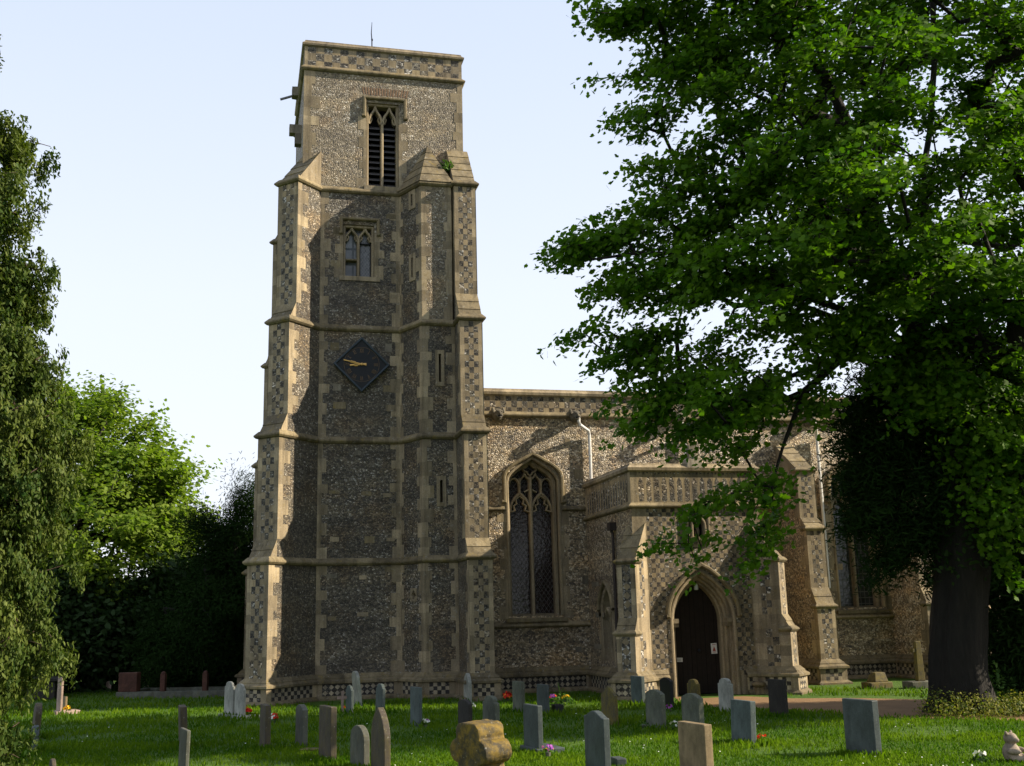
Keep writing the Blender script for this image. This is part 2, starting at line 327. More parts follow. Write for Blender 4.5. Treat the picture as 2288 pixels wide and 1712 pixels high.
def offset_path(path, o, closed=False):
    P = [Vector(p) for p in path]; n = len(P); out = []
    def nrm(a, b): d = (b-a).normalized(); return Vector((d.y, -d.x))
    for i in range(n):
        n1 = nrm(P[i-1], P[i]) if (i > 0 or closed) else None
        n2 = nrm(P[i], P[(i+1) % n]) if (i < n-1 or closed) else None
        if n1 is None: q = P[i]+n2*o
        elif n2 is None: q = P[i]+n1*o
        else: q = P[i]+(n1+n2)*(o/max(.25, 1+n1.dot(n2)))
        out.append(tuple(q))
    return out
def sweep(mb, path, prof, mat='stone', closed=False, blk=.0):
    """prof: (outward, z) from bottom to top"""
    rows = [[(*q, z) for q in offset_path(path, o, closed)] for o, z in prof]
    n = len(path); segs = range(n if closed else n-1)
    for i in segs:
        j = (i+1) % n; L = math.dist(path[i], path[j]); k = max(1, round(L/blk)) if blk else 1
        for q in range(k):
            r = random.random()
            for a, b in zip(rows[:-1], rows[1:]):
                def L_(row, t): return tuple(row[i][c]+(row[j][c]-row[i][c])*t for c in range(3))
                mb.add([L_(a, q/k), L_(a, (q+1)/k), L_(b, (q+1)/k), L_(b, q/k)], mat, rnd=r)
def string(mb, path, z, proj=.1, h=.22, mat='stone_mossy', closed=False):
    sweep(mb, path, [(.0, z-h*.5), (proj*.55, z-h*.42), (proj, z-h*.2), (proj, z-h*.02), (.0, z+h*.5)], mat, closed, .9)
def bar(mb, fr, pts, w, d0, d1, mat='stone', closed=False):
    """moulded stone bar of width w following pts (u,z) in a wall plane from depth d0 (front) to d1"""
    P = [Vector(p) for p in pts]; n = len(P); Ls, Rs = [], []
    for i in range(n):
        a = P[i-1] if (i > 0 or closed) else None; b = P[(i+1) % n] if (i < n-1 or closed) else None
        d1_ = (P[i]-a).normalized() if a is not None else (b-P[i]).normalized(); d2_ = (b-P[i]).normalized() if b is not None else d1_
        n1, n2 = Vector((-d1_.y, d1_.x)), Vector((-d2_.y, d2_.x)); o = (n1+n2)*(w*.5/max(.3, 1+n1.dot(n2)))
        Ls.append(P[i]+o); Rs.append(P[i]-o)
    r = .45+.3*random.random()
    for i in range(n if closed else n-1):
        j = (i+1) % n; l0, l1, r_0, r_1 = Ls[i], Ls[j], Rs[i], Rs[j]; m0, m1 = (l0+r_0)/2, (l1+r_1)/2
        ch = min(w*.35, (d1-d0)*.45)
        def q(a, da, b, db): mb.add([fr.pt(a[0].x, a[0].y, da), fr.pt(a[1].x, a[1].y, da), fr.pt(b[1].x, b[1].y, db), fr.pt(b[0].x, b[0].y, db)], mat, rnd=r)
        li0, li1, ri0, ri1 = m0+(l0-m0)*.45, m1+(l1-m1)*.45, m0+(r_0-m0)*.45, m1+(r_1-m1)*.45
        q((ri0, ri1), d0, (li0, li1), d0); q((li0, li1), d0, (l0, l1), d0+ch); q((l0, l1), d0+ch, (l0, l1), d1)
        q((r_0, r_1), d0+ch, (ri0, ri1), d0); q((r_0, r_1), d1, (r_0, r_1), d0+ch)
def arch(u0, u1, zs, za, n=8, kind='two'):
    mid, a, h = (u0+u1)/2, (u1-u0)/2, za-zs; L = []
    for i in range(n+1):
        t = i/n
        if kind == 'ogee': p1, p2 = (u0, zs+.62*h), (mid-.16*a, zs+.50*h)
        elif kind == 'flat': p1, p2 = (u0+.02*a, zs+.42*h), (u0+.45*a, zs+.62*h)
        elif kind == 'round': p1, p2 = (u0, zs+.6*h), (u0+.42*a, za)
        else: p1, p2 = (u0, zs+.48*h), (mid-.42*a, zs+.86*h)
        b = lambda k: (1-t)**3*(u0, zs)[k]+3*(1-t)**2*t*p1[k]+3*(1-t)*t*t*p2[k]+t**3*(mid, za)[k]
        L.append((b(0), b(1)))
    return L + [(2*mid-x, y) for x, y in L[-2::-1]]
def tube(mb, pts, r, mat, k=8, cap=True):
    P = [Vector(p) for p in pts]; rings = []
    for i, p in enumerate(P):
        d = (P[min(i+1, len(P)-1)]-P[max(i-1, 0)]).normalized(); a = d.orthogonal().normalized() if abs(d.z) > .9 else d.cross(Vector((0, 0, 1))).normalized(); b = d.cross(a)
        if abs(d.z) > .9: a = Vector((1, 0, 0)); a = (a-d*a.dot(d)).normalized(); b = d.cross(a)
        rr = r[i] if isinstance(r, (list, tuple)) else r
        rings.append([p+a*math.cos(2*math.pi*j/k)*rr+b*math.sin(2*math.pi*j/k)*rr for j in range(k)])
    for A, B in zip(rings[:-1], rings[1:]):
        for j in range(k): mb.add([A[j], A[(j+1) % k], B[(j+1) % k], B[j]], mat, rnd=.5)
    if cap: mb.add(rings[0][::-1], mat, rnd=.5); mb.add(rings[-1], mat, rnd=.5)
def blob(mb, c, r, mat, seg=10, ring=7, rot=None):
    c = Vector(c); R = rot or Matrix.Identity(3); G = []
    for i in range(ring+1):
        th = math.pi*i/ring; G.append([c+R@Vector((r[0]*math.sin(th)*math.cos(2*math.pi*j/seg), r[1]*math.sin(th)*math.sin(2*math.pi*j/seg), r[2]*math.cos(th))) for j in range(seg)])
    for i in range(ring):
        for j in range(seg):
            q = [G[i][j], G[i+1][j], G[i+1][(j+1) % seg], G[i][(j+1) % seg]]
            if i == 0: q = q[:3]
            elif i == ring-1: q = [q[0], q[1], q[3]]
            mb.add(q, mat, rnd=.5)
def fuse(o, vox=.012):
    md = o.modifiers.new('remesh', 'REMESH'); md.mode = 'VOXEL'; md.voxel_size = vox; md.use_smooth_shade = True
    sm = o.modifiers.new('smooth', 'SMOOTH'); sm.iterations = 2; return o
# ------------------------------------------------------------------ the church
church = empty('church'); tag(church, 'flint and stone parish church with tall square tower, chequered parapets and south porch', 'church')
TX0, TX1, TY0, TY1 = 1.58, 6.67, 32.55, 37.65
S1, S2, S3, S4 = 15.36, 10.9, 7.45, 3.86
TFR = Fr((TX0, TY0), (TX1, TY0))
def slope(mb, a0, a1, b0, b1, n=4, mat='stone_mossy', lip=.018):
    a0, a1, b0, b1 = map(Vector, (a0, a1, b0, b1)); nn = (a1-a0).cross(b0-a0).normalized()
    for i in range(n):
        t, u = i/n, (i+1)/n; p, q, r, s = a0.lerp(b0, t)+nn*lip, a1.lerp(b1, t)+nn*lip, a1.lerp(b1, u), a0.lerp(b0, u)
        mb.add([p, q, r, s] if (r-s).length > 1e-4 else [p, q, r], mat)
        mb.add([a0.lerp(b0, t), a1.lerp(b1, t), q, p], mat)
def buttress(name, O, d, hw, stages, zb=.6, lin=0.0, ltop=0.0, fmat='chequer', cols=3, m=.17, side='flint_dark', rows=None, sideq=True, label=None, drip=False, smat='stone_mossy', fh=1.25):
    """stages from the ground up: (z of drip, z of top of weathering, projection)"""
    d = Vector(d).normalized(); e = Vector((-d.y, d.x)); O = Vector(O); mb = MB(); z0 = zb
    P = lambda L, s: tuple(O+d*L+e*(hw*s))
    for i, (zs, zw, L) in enumerate(stages):
        Ln = stages[i+1][2] if i+1 < len(stages) else ltop
        fl, fr_, il, ir = P(L, -1), P(L, 1), P(lin, -1), P(lin, 1)
        cw = (2*hw-2*m)/cols; rr = max(1, round((zs-z0-.1)/(cw*fh)))
        chequer_face(mb, fl, fr_, z0, zs, m, cols, rr, par=i % 2, mat=fmat, head=.1)
        for a, b in ((il, fl), (fr_, ir)):
            if side == 'chequer': chequer_face(mb, a, b, z0, zs, (L-lin)*.32, 2, None, mat='chequer')
            else: wall(mb, a, b, z0, zs, side)
        if sideq and side != 'chequer':
            quoins(mb, fl, -d, e, z0, zs, .40, .2, only='A'); quoins(mb, fr_, -d, -e, z0, zs, .40, .2, only='A')
        slope(mb, (*P(L, -1.0), zs), (*P(L, 1.0), zs), (*P(Ln, -1), zw), (*P(Ln, 1), zw), max(2, round((zw-zs)/.3)), smat)
        for s, order in ((-1, 1), (1, -1)):
            A, B, Cc, D = (*P(L, s), zs), (*P(Ln, s), zw), (*P(lin, s), zw), (*P(lin, s), zs)
            E_ = (*P(Ln, s), zs); tri = [A, B, E_]; mb.add(tri[::order*-1] if order > 0 else tri, 'stone')
            if Ln > lin: q = [E_, B, Cc, D]; mb.add(q, side if side != 'chequer' else 'stone', rnd=.5)
        if drip: sweep(mb, [P(L-.3, -1), fl, fr_, P(L-.3, 1)], [(0, zs-.09), (.03, zs-.08), (.075, zs-.03), (.075, zs), (0, zs+.07)], smat)
        z0 = zw if Ln > lin or i+1 < len(stages) else zs
    o = mb.build(name, church)
    if label: o['label'] = label
    return o
HW = .40
d45 = Vector((-1, -1)).normalized()
DST = [(S4, S4+.6, 1.55), (S3, S3+.62, 1.24), (S2, S2+.55, .91), (S1, 16.62, .63)]
buttress('buttress', (TX0, TY0), (-1, -1), HW, DST, lin=-HW, ltop=-HW, label='diagonal stepped buttress with chequered front, lit edge')
buttress('buttress', (TX0, TY1), (-1, 1), HW, DST, lin=-HW, ltop=-HW)
SEL = [(S4, S4+.52, 2.55), (S3, S3+.52, 2.15), (S2, S2+.9, 1.80), (S1, 16.95, 1.2)]
buttress('buttress', (6.46, TY0), (0, -1), .34, SEL, lin=0, ltop=0.04, m=.13)

# tower walls
mb = MB()
bel = [(1.97, 15.55), (3.0, 15.55), (3.0, 18.4), (1.97, 18.4)]
win2 = [(1.26, 12.56), (2.23, 12.56), (2.23, 14.24), (1.26, 14.24)]
W_ = TX1-TX0
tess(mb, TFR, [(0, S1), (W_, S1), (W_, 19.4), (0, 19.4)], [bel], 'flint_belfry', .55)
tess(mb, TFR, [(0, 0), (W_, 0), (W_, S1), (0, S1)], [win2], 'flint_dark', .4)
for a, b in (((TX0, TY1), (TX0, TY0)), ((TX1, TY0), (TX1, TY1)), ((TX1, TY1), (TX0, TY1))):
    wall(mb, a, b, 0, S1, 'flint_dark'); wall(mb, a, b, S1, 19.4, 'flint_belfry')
quoins(mb, (TX0, TY0), (1, 0), (0, 1), S1, 19.33, .42, .24); quoins(mb, (TX1, TY0), (-1, 0), (0, 1), S1, 19.33, .34, .2); quoins(mb, (TX0, TY1), (1, 0), (0, -1), S1, 19.33)
for z0, z1 in ((.7, S4-.1), (S4+.1, S3-.1), (S3+.1, S2-.1), (S2+.1, S1-.1)):
    flat_quoin(mb, TFR, .566, z0, z1, .13, .27); flat_quoin(mb, TFR, 3.02, z0, z1, .12, .28, side=-1)
for u, z, a, b in ((.95, 13.9, .2, .22), (.9, 12.85, .3, .2), (2.6, 14.5, .3, .16), (2.62, 12.9, .28, .12), (2.7, 11.9, .26, .12), (.9, 10.2, .26, .24), (2.55, 10.2, .22, .26), (1.0, 8.95, .22, .2), (2.5, 8.95, .24, .2), (1.0, 8.4, .38, .2), (2.6, 8.35, .3, .2),
                   (1.65, 7.0, .2, .14), (.9, 5.85, .32, .1), (1.85, 5.8, .3, .12), (2.5, 5.75, .25, .12), (.95, 4.45, .26, .14), (1.95, 4.4, .3, .2), (2.6, 4.45, .24, .1), (.85, 3.4, .32, .12), (1.8, 3.35, .22, .12), (1.75, 2.3, .32, .12), (.9, 2.2, .24, .12), (2.55, 3.55, .3, .16)):
    mb.add([TFR.pt(u, z, -.009), TFR.pt(u+a, z, -.009), TFR.pt(u+a, z+b, -.009), TFR.pt(u, z+b, -.009)], random.choice(['stone', 'stone_mossy', 'stone_grey']))
for i in range(17):                                           # flat relieving arch of old brick over the belfry window
    u = 1.86+i*.085; mb.add([TFR.pt(u, 18.66+random.uniform(0, .03), -.005), TFR.pt(u+.05, 18.66, -.005), TFR.pt(u+.06+(i-8)*.006, 18.92, -.005), TFR.pt(u+.005+(i-8)*.006, 18.92, -.005)], 'brick')
tower = mb.build('tower', church)

# parapet, coping, string courses: sub-parts of the tower
TP = [(TX0, TY0), (TX1, TY0), (TX1, TY1), (TX0, TY1)]
mb = MB()
chequer_face(mb, TP[0], TP[1], 19.42, 20.2, .1, 19, 3); chequer_face(mb, TP[3], TP[0], 19.42, 20.2, .1, 19, 3); chequer_face(mb, TP[1], TP[2], 19.42, 20.2, .1, 19, 3); chequer_face(mb, TP[2], TP[3], 19.42, 20.2, .1, 19, 3)
mb.add([(TX0+.3, TY0+.3, 19.7), (TX1-.3, TY0+.3, 19.7), (TX1-.3, TY1-.3, 19.7), (TX0+.3, TY1-.3, 19.7)], 'lead')
mb.build('parapet', tower)
mb = MB(); sweep(mb, TP, [(0, 20.15), (.07, 20.19), (.08, 20.25), (-.0, 20.33), (-.02, 20.39), (-.2, 20.41), (-.35, 20.34), (-.35, 19.6)], 'stone', True, .8); mb.build('coping', tower)
mb = MB(); string(mb, TP, 19.42, .1, .2, closed=True); mb.build('string_course', tower)
def tpath(i):
    def dp(O, d, L):
        d = Vector(d).normalized(); e = Vector((-d.y, d.x)); O = Vector(O)
        return [tuple(O-d*HW-e*HW), tuple(O+d*L-e*HW), tuple(O+d*L+e*HW), tuple(O-d*HW+e*HW)]
    L, Ls = DST[i][2], SEL[i][2]
    tur = [(4.6, TY0), (5.12, 31.5), (6.12, 31.5)] if i < 3 else [(4.6, TY0), (5.12, 31.5), (6.05, 31.5), (6.12, 31.66)]
    return dp((TX0, TY1), (-1, 1), L) + dp((TX0, TY0), (-1, -1), L) + tur + [(6.12, TY0-Ls), (6.80, TY0-Ls), (6.80, 32.3)]
for i, z in enumerate((S4, S3, S2, S1)): mb = MB(); string(mb, tpath(i), z, .1, .22); mb.build('string_course', tower)
mb = MB()
def plinth(mb, path, pats, ztop=.72):
    sweep(mb, path, [(.24, -.3), (.24, .05), (.14, .12)], 'stone_mossy', blk=.9)
    sweep(mb, path, [(.14, .44), (.2, .46), (.2, .52), (.11, .58), (.11, .61), (0, ztop)], 'stone_mossy', blk=.9)
    q = offset_path(path, .14)
    for i, p in enumerate(pats):
        a, b = q[i], q[i+1]; L = math.dist(a, b)
        if p == 'd' and L > .5: mm = .14; chequer_face(mb, a, b, .12, .44, mm, max(1, round((L-2*mm)/.165)), 2, mat='diamond_grey')
        elif p == 'c' and L > .3: mm = min(.2, L*.2); chequer_face(mb, a, b, .12, .44, mm, max(1, round((L-2*mm)/.125)), 3, mat='chequer_grey')
        else: stack(mb, a, b, .12, .44, 'stone_pale')
def basepath():
    p = tpath(0); return p
bp = basepath(); plinth(mb, bp, ['c', 'c', 'c', 's', 'c', 'c', 'c', 'd', 'c', 'c', 's', 'c', 's'])
mb.build('plinth', tower)

# stair turret
mb = MB(); tlo = [(4.6, TY0), (5.12, 31.5), (6.12, 31.5)]; thi = [(4.6, TY0), (5.12, 31.5), (6.05, 31.5), (6.12, 31.66)]
FSW = Fr(tlo[0], tlo[1]); FS = Fr(tlo[1], tlo[2]); FS2 = Fr(thi[1], thi[2])
def rect(a, b, c, d): return [(a, c), (b, c), (b, d), (a, d)]
sl = [(.49, .56, 9.07, 9.93), (.49, .57, 5.49, 6.14)]
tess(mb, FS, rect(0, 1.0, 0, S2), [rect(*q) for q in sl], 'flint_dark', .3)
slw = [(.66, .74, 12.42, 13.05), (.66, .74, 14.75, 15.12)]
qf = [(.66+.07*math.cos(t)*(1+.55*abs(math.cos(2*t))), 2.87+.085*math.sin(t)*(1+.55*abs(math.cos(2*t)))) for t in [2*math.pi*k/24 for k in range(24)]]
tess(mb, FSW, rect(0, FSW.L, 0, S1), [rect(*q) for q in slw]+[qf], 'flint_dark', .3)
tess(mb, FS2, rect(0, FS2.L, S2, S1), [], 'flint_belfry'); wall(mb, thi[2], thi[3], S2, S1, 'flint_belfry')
for z0, z1 in ((.7, S4-.1), (S4+.1, S3-.1), (S3+.1, S2-.1), (S2+.1, S1-.1)):
    quoins(mb, tlo[1], (4.6-5.12, TY0-31.5), (1, 0), z0, z1, .27, .15)
    flat_quoin(mb, FSW, .004, z0, z1, .08, .18)
for z0, z1 in ((.7, S4-.1), (S4+.1, S3-.1), (S3+.1, S2-.1)): flat_quoin(mb, FS, .994, z0, z1, .1, .24, side=-1)
quoins(mb, thi[2], (-1, 0), (.07, .16), S2+.1, S1-.1, .24, .16)
tur = mb.build('stair_turret', church)
mb = MB(); ap = (5.5, TY0, 17.05); ev = [(*p, S1+.02) for p in offset_path(thi, .1)]; ev[-1] = (6.2, 32.1, S1+.02)
for a, b in zip(ev[:-1], ev[1:]): slope(mb, a, b, ap, ap, 5)
mb.add([ev[-1], (6.2, TY0, S1+.02), ap], 'stone_mossy'); mb.build('turret_roof', tur)
def slit(fr, q, m=.1, z=.12):
    mb = MB(); o = rect(q[0]-m, q[1]+m, q[2]-z, q[3]+z); h = rect(*q)
    tess(mb, fr, o, [h], 'stone', 0, d=-.025)
    for i in range(4): a, b = o[i], o[(i+1) % 4]; mb.add([fr.pt(*a, 0), fr.pt(*b, 0), fr.pt(*b, -.025), fr.pt(*a, -.025)], 'stone')
    mb.add([fr.pt(*p, .28) for p in h], 'dark'); mb.build('slit_window', tur)
for q in sl: slit(FS, q)
for q in slw: slit(FSW, q, .13)
mb = MB(); o = rect(.5, .82, 2.68, 3.06); tess(mb, FSW, o, [qf], 'stone', 0, d=-.012); mb.add([FSW.pt(*p, .25) for p in rect(.52, .8, 2.7, 3.04)], 'dark'); mb.build('quatrefoil_window', tur)

# belfry window
def hood(mb, fr, pts, w=.1, p=.1): bar(mb, fr, pts, w, -p, .02, 'stone_mossy')
bw = empty('belfry_window', parent=church)
mb = MB(); c = 2.485
bar(mb, TFR, [(2.0, 15.55), (2.0, 18.37), (2.97, 18.37), (2.97, 15.55)], .09, .06, .4)
hood(mb, TFR, [(1.82, 17.92), (1.9, 17.92), (1.9, 18.55), (3.2, 18.55), (3.2, 17.92), (3.28, 17.92)])
mb.hexa([(TX0+1.9, TY0-.05), (TX0+3.07, TY0-.05), (TX0+3.07, TY0+.5), (TX0+1.9, TY0+.5)], 15.42, 15.56, 'stone')
flat_quoin(mb, TFR, 1.97, 15.5, 17.9, .1, .26, side=-1); flat_quoin(mb, TFR, 3.0, 15.5, 17.9, .1, .26)
mb.build('frame', bw)
mb = MB(); bar(mb, TFR, [(c, 15.56), (c, 17.8)], .085, .08, .4)
for a, b in ((2.03, c), (c, 2.94)): bar(mb, TFR, arch(a+.02, b-.02, 17.72, 18.35, 9, 'ogee'), .075, .08, .34); bar(mb, TFR, [(a+.07, 17.75), (a+.13, 17.9), (a+.10, 18.0)], .04, .14, .26); bar(mb, TFR, [(b-.07, 17.75), (b-.13, 17.9), (b-.10, 18.0)], .04, .14, .26)
mb.build('tracery', bw)
for a, b in ((2.04, 2.45), (2.52, 2.94)):
    mb = MB()
    for i in range(11):
        z = 15.66+i*.195; mb.add([TFR.pt(a, z, .2), TFR.pt(b, z, .2), TFR.pt(b, z+.13, .36), TFR.pt(a, z+.13, .36)], 'slate_louvre'); mb.add([TFR.pt(a, z-.025, .2), TFR.pt(b, z-.025, .2), TFR.pt(b, z, .2), TFR.pt(a, z, .2)], 'slate_louvre')
    mb.add([TFR.pt(a, 15.5, .5), TFR.pt(b, 15.5, .5), TFR.pt(b, 18.4, .5), TFR.pt(a, 18.4, .5)], 'dark')
    mb.build('louvre', bw)
# ringing chamber window
rw = empty('tower_window', parent=church); mb = MB()
bar(mb, TFR, [(1.30, 12.56), (1.30, 14.2), (2.19, 14.2), (2.19, 12.56)], .09, .05, .36)
hood(mb, TFR, [(1.13, 13.95), (1.2, 13.95), (1.2, 14.42), (2.35, 14.42), (2.35, 13.95), (2.42, 13.95)])
mb.hexa([(TX0+1.15, TY0-.04), (TX0+2.4, TY0-.04), (TX0+2.4, TY0+.4), (TX0+1.15, TY0+.4)], 12.42, 12.56, 'stone')
flat_quoin(mb, TFR, 1.26, 12.5, 14.0, .12, .24, side=-1); flat_quoin(mb, TFR, 2.23, 12.5, 14.0, .14, .3); mb.build('frame', rw)
mb = MB(); bar(mb, TFR, [(1.745, 12.56), (1.745, 13.8)], .08, .07, .36); bar(mb, TFR, [(1.32, 13.13), (1.74, 13.13)], .07, .1, .34, 'stone_mossy')
for a, b in ((1.33, 1.745), (1.745, 2.16)): bar(mb, TFR, arch(a+.01, b-.01, 13.72, 14.2, 9, 'ogee'), .07, .08, .32); bar(mb, TFR, [(a+.05, 13.74), (a+.12, 13.86), (a+.08, 13.94)], .04, .12, .24); bar(mb, TFR, [(b-.05, 13.74), (b-.12, 13.86), (b-.08, 13.94)], .04, .12, .24)
mb.build('tracery', rw)
mb = MB(); mb.add([TFR.pt(*p, .3) for p in rect(1.3, 1.745, 12.56, 14.22)], 'plain_glass'); mb.build('pane', rw)
mb = MB(); mb.add([TFR.pt(*p, .3) for p in rect(1.75, 2.19, 12.56, 14.22)], 'tower_glass'); bar(mb, TFR, [(1.8, 12.6), (2.14, 12.6), (2.14, 13.7), (1.8, 13.7)], .03, .2, .27, 'iron', True); mb.build('pane', rw)

# lightning rod, west side spout and corbel
mb = MB(); tube(mb, [(3.74, 32.75, 20.3), (3.74, 32.75, 20.7), (3.72, 32.75, 20.95), (3.74, 32.75, 21.35)], [.02, .02, .016, .008], 'iron', 6); blob(mb, (3.745, 32.75, 20.72), (.035, .035, .05), 'iron', 6, 4); mb.build('lightning_rod', church)
mb = MB(); mb.hexa([(1.3, 34.95), (1.6, 34.9), (1.6, 35.3), (1.3, 35.25)], 19.62, 19.94, 'stone_grey'); tube(mb, [(1.36, 35.1, 19.68), (.92, 35.1, 19.5)], .045, 'lead'); mb.build('water_spout', church)
mb = MB(); mb.hexa([(1.2, 34.0), (1.6, 34.0), (1.6, 34.3), (1.2, 34.3)], 17.82, 18.12, 'stone_grey'); mb.hexa([(1.38, 34.0), (1.6, 34.0), (1.6, 34.3), (1.38, 34.3)], 17.45, 17.82, 'stone_grey'); mb.build('corbel', church)

# ---- nave
NX0, NX1, NY = 6.80, 26.0, 32.3
NF = Fr((NX0, NY), (NX1, NY)); nave = None
def nhole(c): return [(c-.82, 2.2), (c+.82, 2.2)] + arch(c-.82, c+.82, 6.2, 6.95, 6, 'flat')[::-1]
WC = [8.63-NX0, 19.5-NX0]
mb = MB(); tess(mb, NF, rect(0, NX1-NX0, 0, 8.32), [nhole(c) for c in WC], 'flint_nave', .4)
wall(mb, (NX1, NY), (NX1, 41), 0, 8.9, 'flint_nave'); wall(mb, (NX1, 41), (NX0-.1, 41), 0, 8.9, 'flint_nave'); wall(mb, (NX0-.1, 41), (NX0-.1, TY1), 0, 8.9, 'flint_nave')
mb.add([(NX0, NY+.35, 8.5), (NX1, NY+.35, 8.5), (NX1, 36.6, 8.75), (NX0, 36.6, 8.75)], 'lead'); mb.add([(NX0, 36.6, 8.75), (NX1, 36.6, 8.75), (NX1, 41, 8.5), (NX0, 41, 8.5)], 'lead')
for u, z, a, b in ((2.9, 7.35, .18, .2), (3.15, 6.3, .3, .3), (.1, 6.7, .4, .05), (6.9, 6.9, .3, .06), (3.3, 3.1, .2, .25), (3.0, 1.1, .2, .16), (11.8, 3.4, .3, .2)):
    mb.add([NF.pt(u, z, -.006), NF.pt(u+a, z, -.006), NF.pt(u+a, z+b, -.006), NF.pt(u, z+b, -.006)], random.choice(['stone_grey', 'stone']))
nave = mb.build('nave', church)
mb = MB(); chequer_face(mb, (NX0, NY), (NX1, NY), 8.32, 8.9, .02, 112, 3); mb.build('parapet', nave)
mb = MB(); sweep(mb, [(NX0, NY), (NX1, NY), (NX1, 41)], [(0, 8.86), (.07, 8.9), (.08, 8.98), (0, 9.05), (-.02, 9.1), (-.2, 9.11), (-.33, 9.05), (-.33, 8.5)], 'stone', blk=.9); mb.build('coping', nave)
for x0, x1, z, pj, h in ((NX0, NX1, 8.28, .12, .2), (NX0, 7.72, 5.38, .1, .16), (9.52, 10.28, 5.38, .1, .16), (14.05, 18.5, 5.38, .1, .16), (NX0, 10.28, 1.93, .11, .18), (14.05, NX1, 1.93, .11, .18)):
    mb = MB(); string(mb, [(x0, NY), (x1, NY)], z, pj, h); mb.build('string_course', nave)
def nbut(x):
    buttress('buttress', (x, NY), (0, -1), .30, [(2.28, 2.82, 1.9), (4.63, 4.97, 1.62), (6.47, 7.42, 1.3)], fmat='chequer', m=.13, side='flint_nave', drip=True)
nbut(17.12); nbut(20.85); 
for a, b in ((NX0, 10.2), (14.05, 16.82), (17.42, 20.55), (21.15, NX1)): mb = MB(); plinth(mb, [(a, NY), (b, NY)], ['d']); mb.build('plinth', nave)
for x in (17.12, 20.85): mb = MB(); plinth(mb, [(x-.3, NY), (x-.3, NY-1.9), (x+.3, NY-1.9), (x+.3, NY)], ['c', 'c', 'c']); mb.build('plinth', nave)
def nave_window(c, gm):
    w_ = empty('nave_window', parent=church); F = NF; mb = MB(); h = nhole(c)
    bar(mb, F, [(c-.82, 2.2), *arch(c-.82, c+.82, 6.2, 6.95, 6, 'flat'), (c+.82, 2.2)], .1, -.03, .1)
    bar(mb, F, [(c-.74, 2.2), *arch(c-.74, c+.74, 6.2, 6.86, 6, 'flat'), (c+.74, 2.2)], .14, .22, .5)
    hood(mb, F, [(c-1.0, 5.6), (c-.91, 5.6), (c-.91, 6.3), *arch(c-.91, c+.91, 6.34, 7.06, 6, 'flat'), (c+.91, 6.3), (c+.91, 5.6), (c+1.0, 5.6)], .11, .12)
    flat_quoin(mb, F, c-.84, 2.1, 6.1, .1, .26, side=-1); flat_quoin(mb, F, c+.84, 2.1, 6.1, .1, .26)
    mb.hexa([F.pt(c-.95, 0, -.1)[:2], F.pt(c+.95, 0, -.1)[:2], F.pt(c+.95, 0, .5)[:2], F.pt(c-.95, 0, .5)[:2]], 2.02, 2.12, 'stone_mossy')
    mb.add([F.pt(c-.9, 2.12, -.09), F.pt(c+.9, 2.12, -.09), F.pt(c+.8, 2.26, .45), F.pt(c-.8, 2.26, .45)], 'stone_mossy'); mb.build('frame', w_)
    mb = MB(); bar(mb, F, [(c, 2.2), (c, 6.4)], .1, .26, .5); mb.build('mullion', w_)
    mb = MB()
    for a, b in ((c-.68, c), (c, c+.68)):
        bar(mb, F, arch(a+.02, b-.02, 5.3, 5.88, 9), .075, .27, .48); m_ = (a+b)/2
        for s in (-1, 1): bar(mb, F, [(m_+s*.28, 5.32), (m_+s*.16, 5.36), (m_+s*.20, 5.50), (m_+s*.10, 5.56), (m_+s*.13, 5.70), (m_, 5.80)], .045, .3, .44)
        bar(mb, F, [(m_, 5.86), (m_, 6.34)], .06, .28, .47)
    for a, b, z0, z1, k in ((c-.68, c-.34, 6.1, 6.34, 'round'), (c-.34, c, 6.18, 6.5, 'ogee'), (c, c+.34, 6.18, 6.5, 'ogee'), (c+.34, c+.68, 6.1, 6.34, 'round')): bar(mb, F, arch(a+.01, b-.01, z0, z1, 7, k), .05, .29, .45)
    bar(mb, F, [(c-.2, 5.92), (c, 6.02), (c+.2, 5.92)], .05, .3, .45)
    bar(mb, F, [(c+.17*math.cos(t)*(1+.25*math.cos(4*t)), 6.62+.15*math.sin(t)*(1+.25*math.cos(4*t))) for t in [2*math.pi*k/20 for k in range(20)]], .045, .29, .45, closed=True)
    mb.build('tracery', w_)
    mb = MB(); g = [(c-.7, 2.2), (c+.7, 2.2), *arch(c-.7, c+.7, 6.2, 6.84, 6, 'flat')[::-1]]; mb.add([F.pt(*p, .47) for p in g], gm, uv=g); mb.build('pane', w_)
nave_window(WC[0], 'stained_glass'); nave_window(WC[1], 'leaded_glass')
def gargoyle(x, z=8.24):
    mb = MB(); y = NY-.04
    blob(mb, (x, y-.06, z), (.17, .2, .2), 'stone_grey', 12, 9); blob(mb, (x, y-.32, z+.02), (.12, .12, .12), 'stone_grey'); blob(mb, (x, y-.40, z+.0), (.035, .06, .06), 'stone_grey')
    for s in (-1, 1):
        blob(mb, (x+s*.16, y-.2, z+.12), (.06, .05, .1), 'stone_grey'); blob(mb, (x+s*.06, y-.38, z+.07), (.05, .04, .035), 'stone_grey'); blob(mb, (x+s*.08, y-.36, z-.07), (.05, .06, .04), 'stone_grey')
    blob(mb, (x, y-.38, z-.13), (.09, .06, .03), 'stone_grey'); blob(mb, (x, y+.05, z+.1), (.2, .2, .12), 'stone_grey')
    o = fuse(mb.build('gargoyle', church), .018)
    for s in (-1, 1):
        m2 = MB(); blob(m2, (x+s*.055, y-.425, z+.035), (.018, .014, .014), 'dark', 6, 4); m2.build('eye', o)
    m2 = MB(); blob(m2, (x, y-.42, z-.085), (.06, .03, .022), 'dark', 8, 4); m2.build('mouth', o)
for x in (7.53, 10.0, 13.45, 18.05): gargoyle(x)
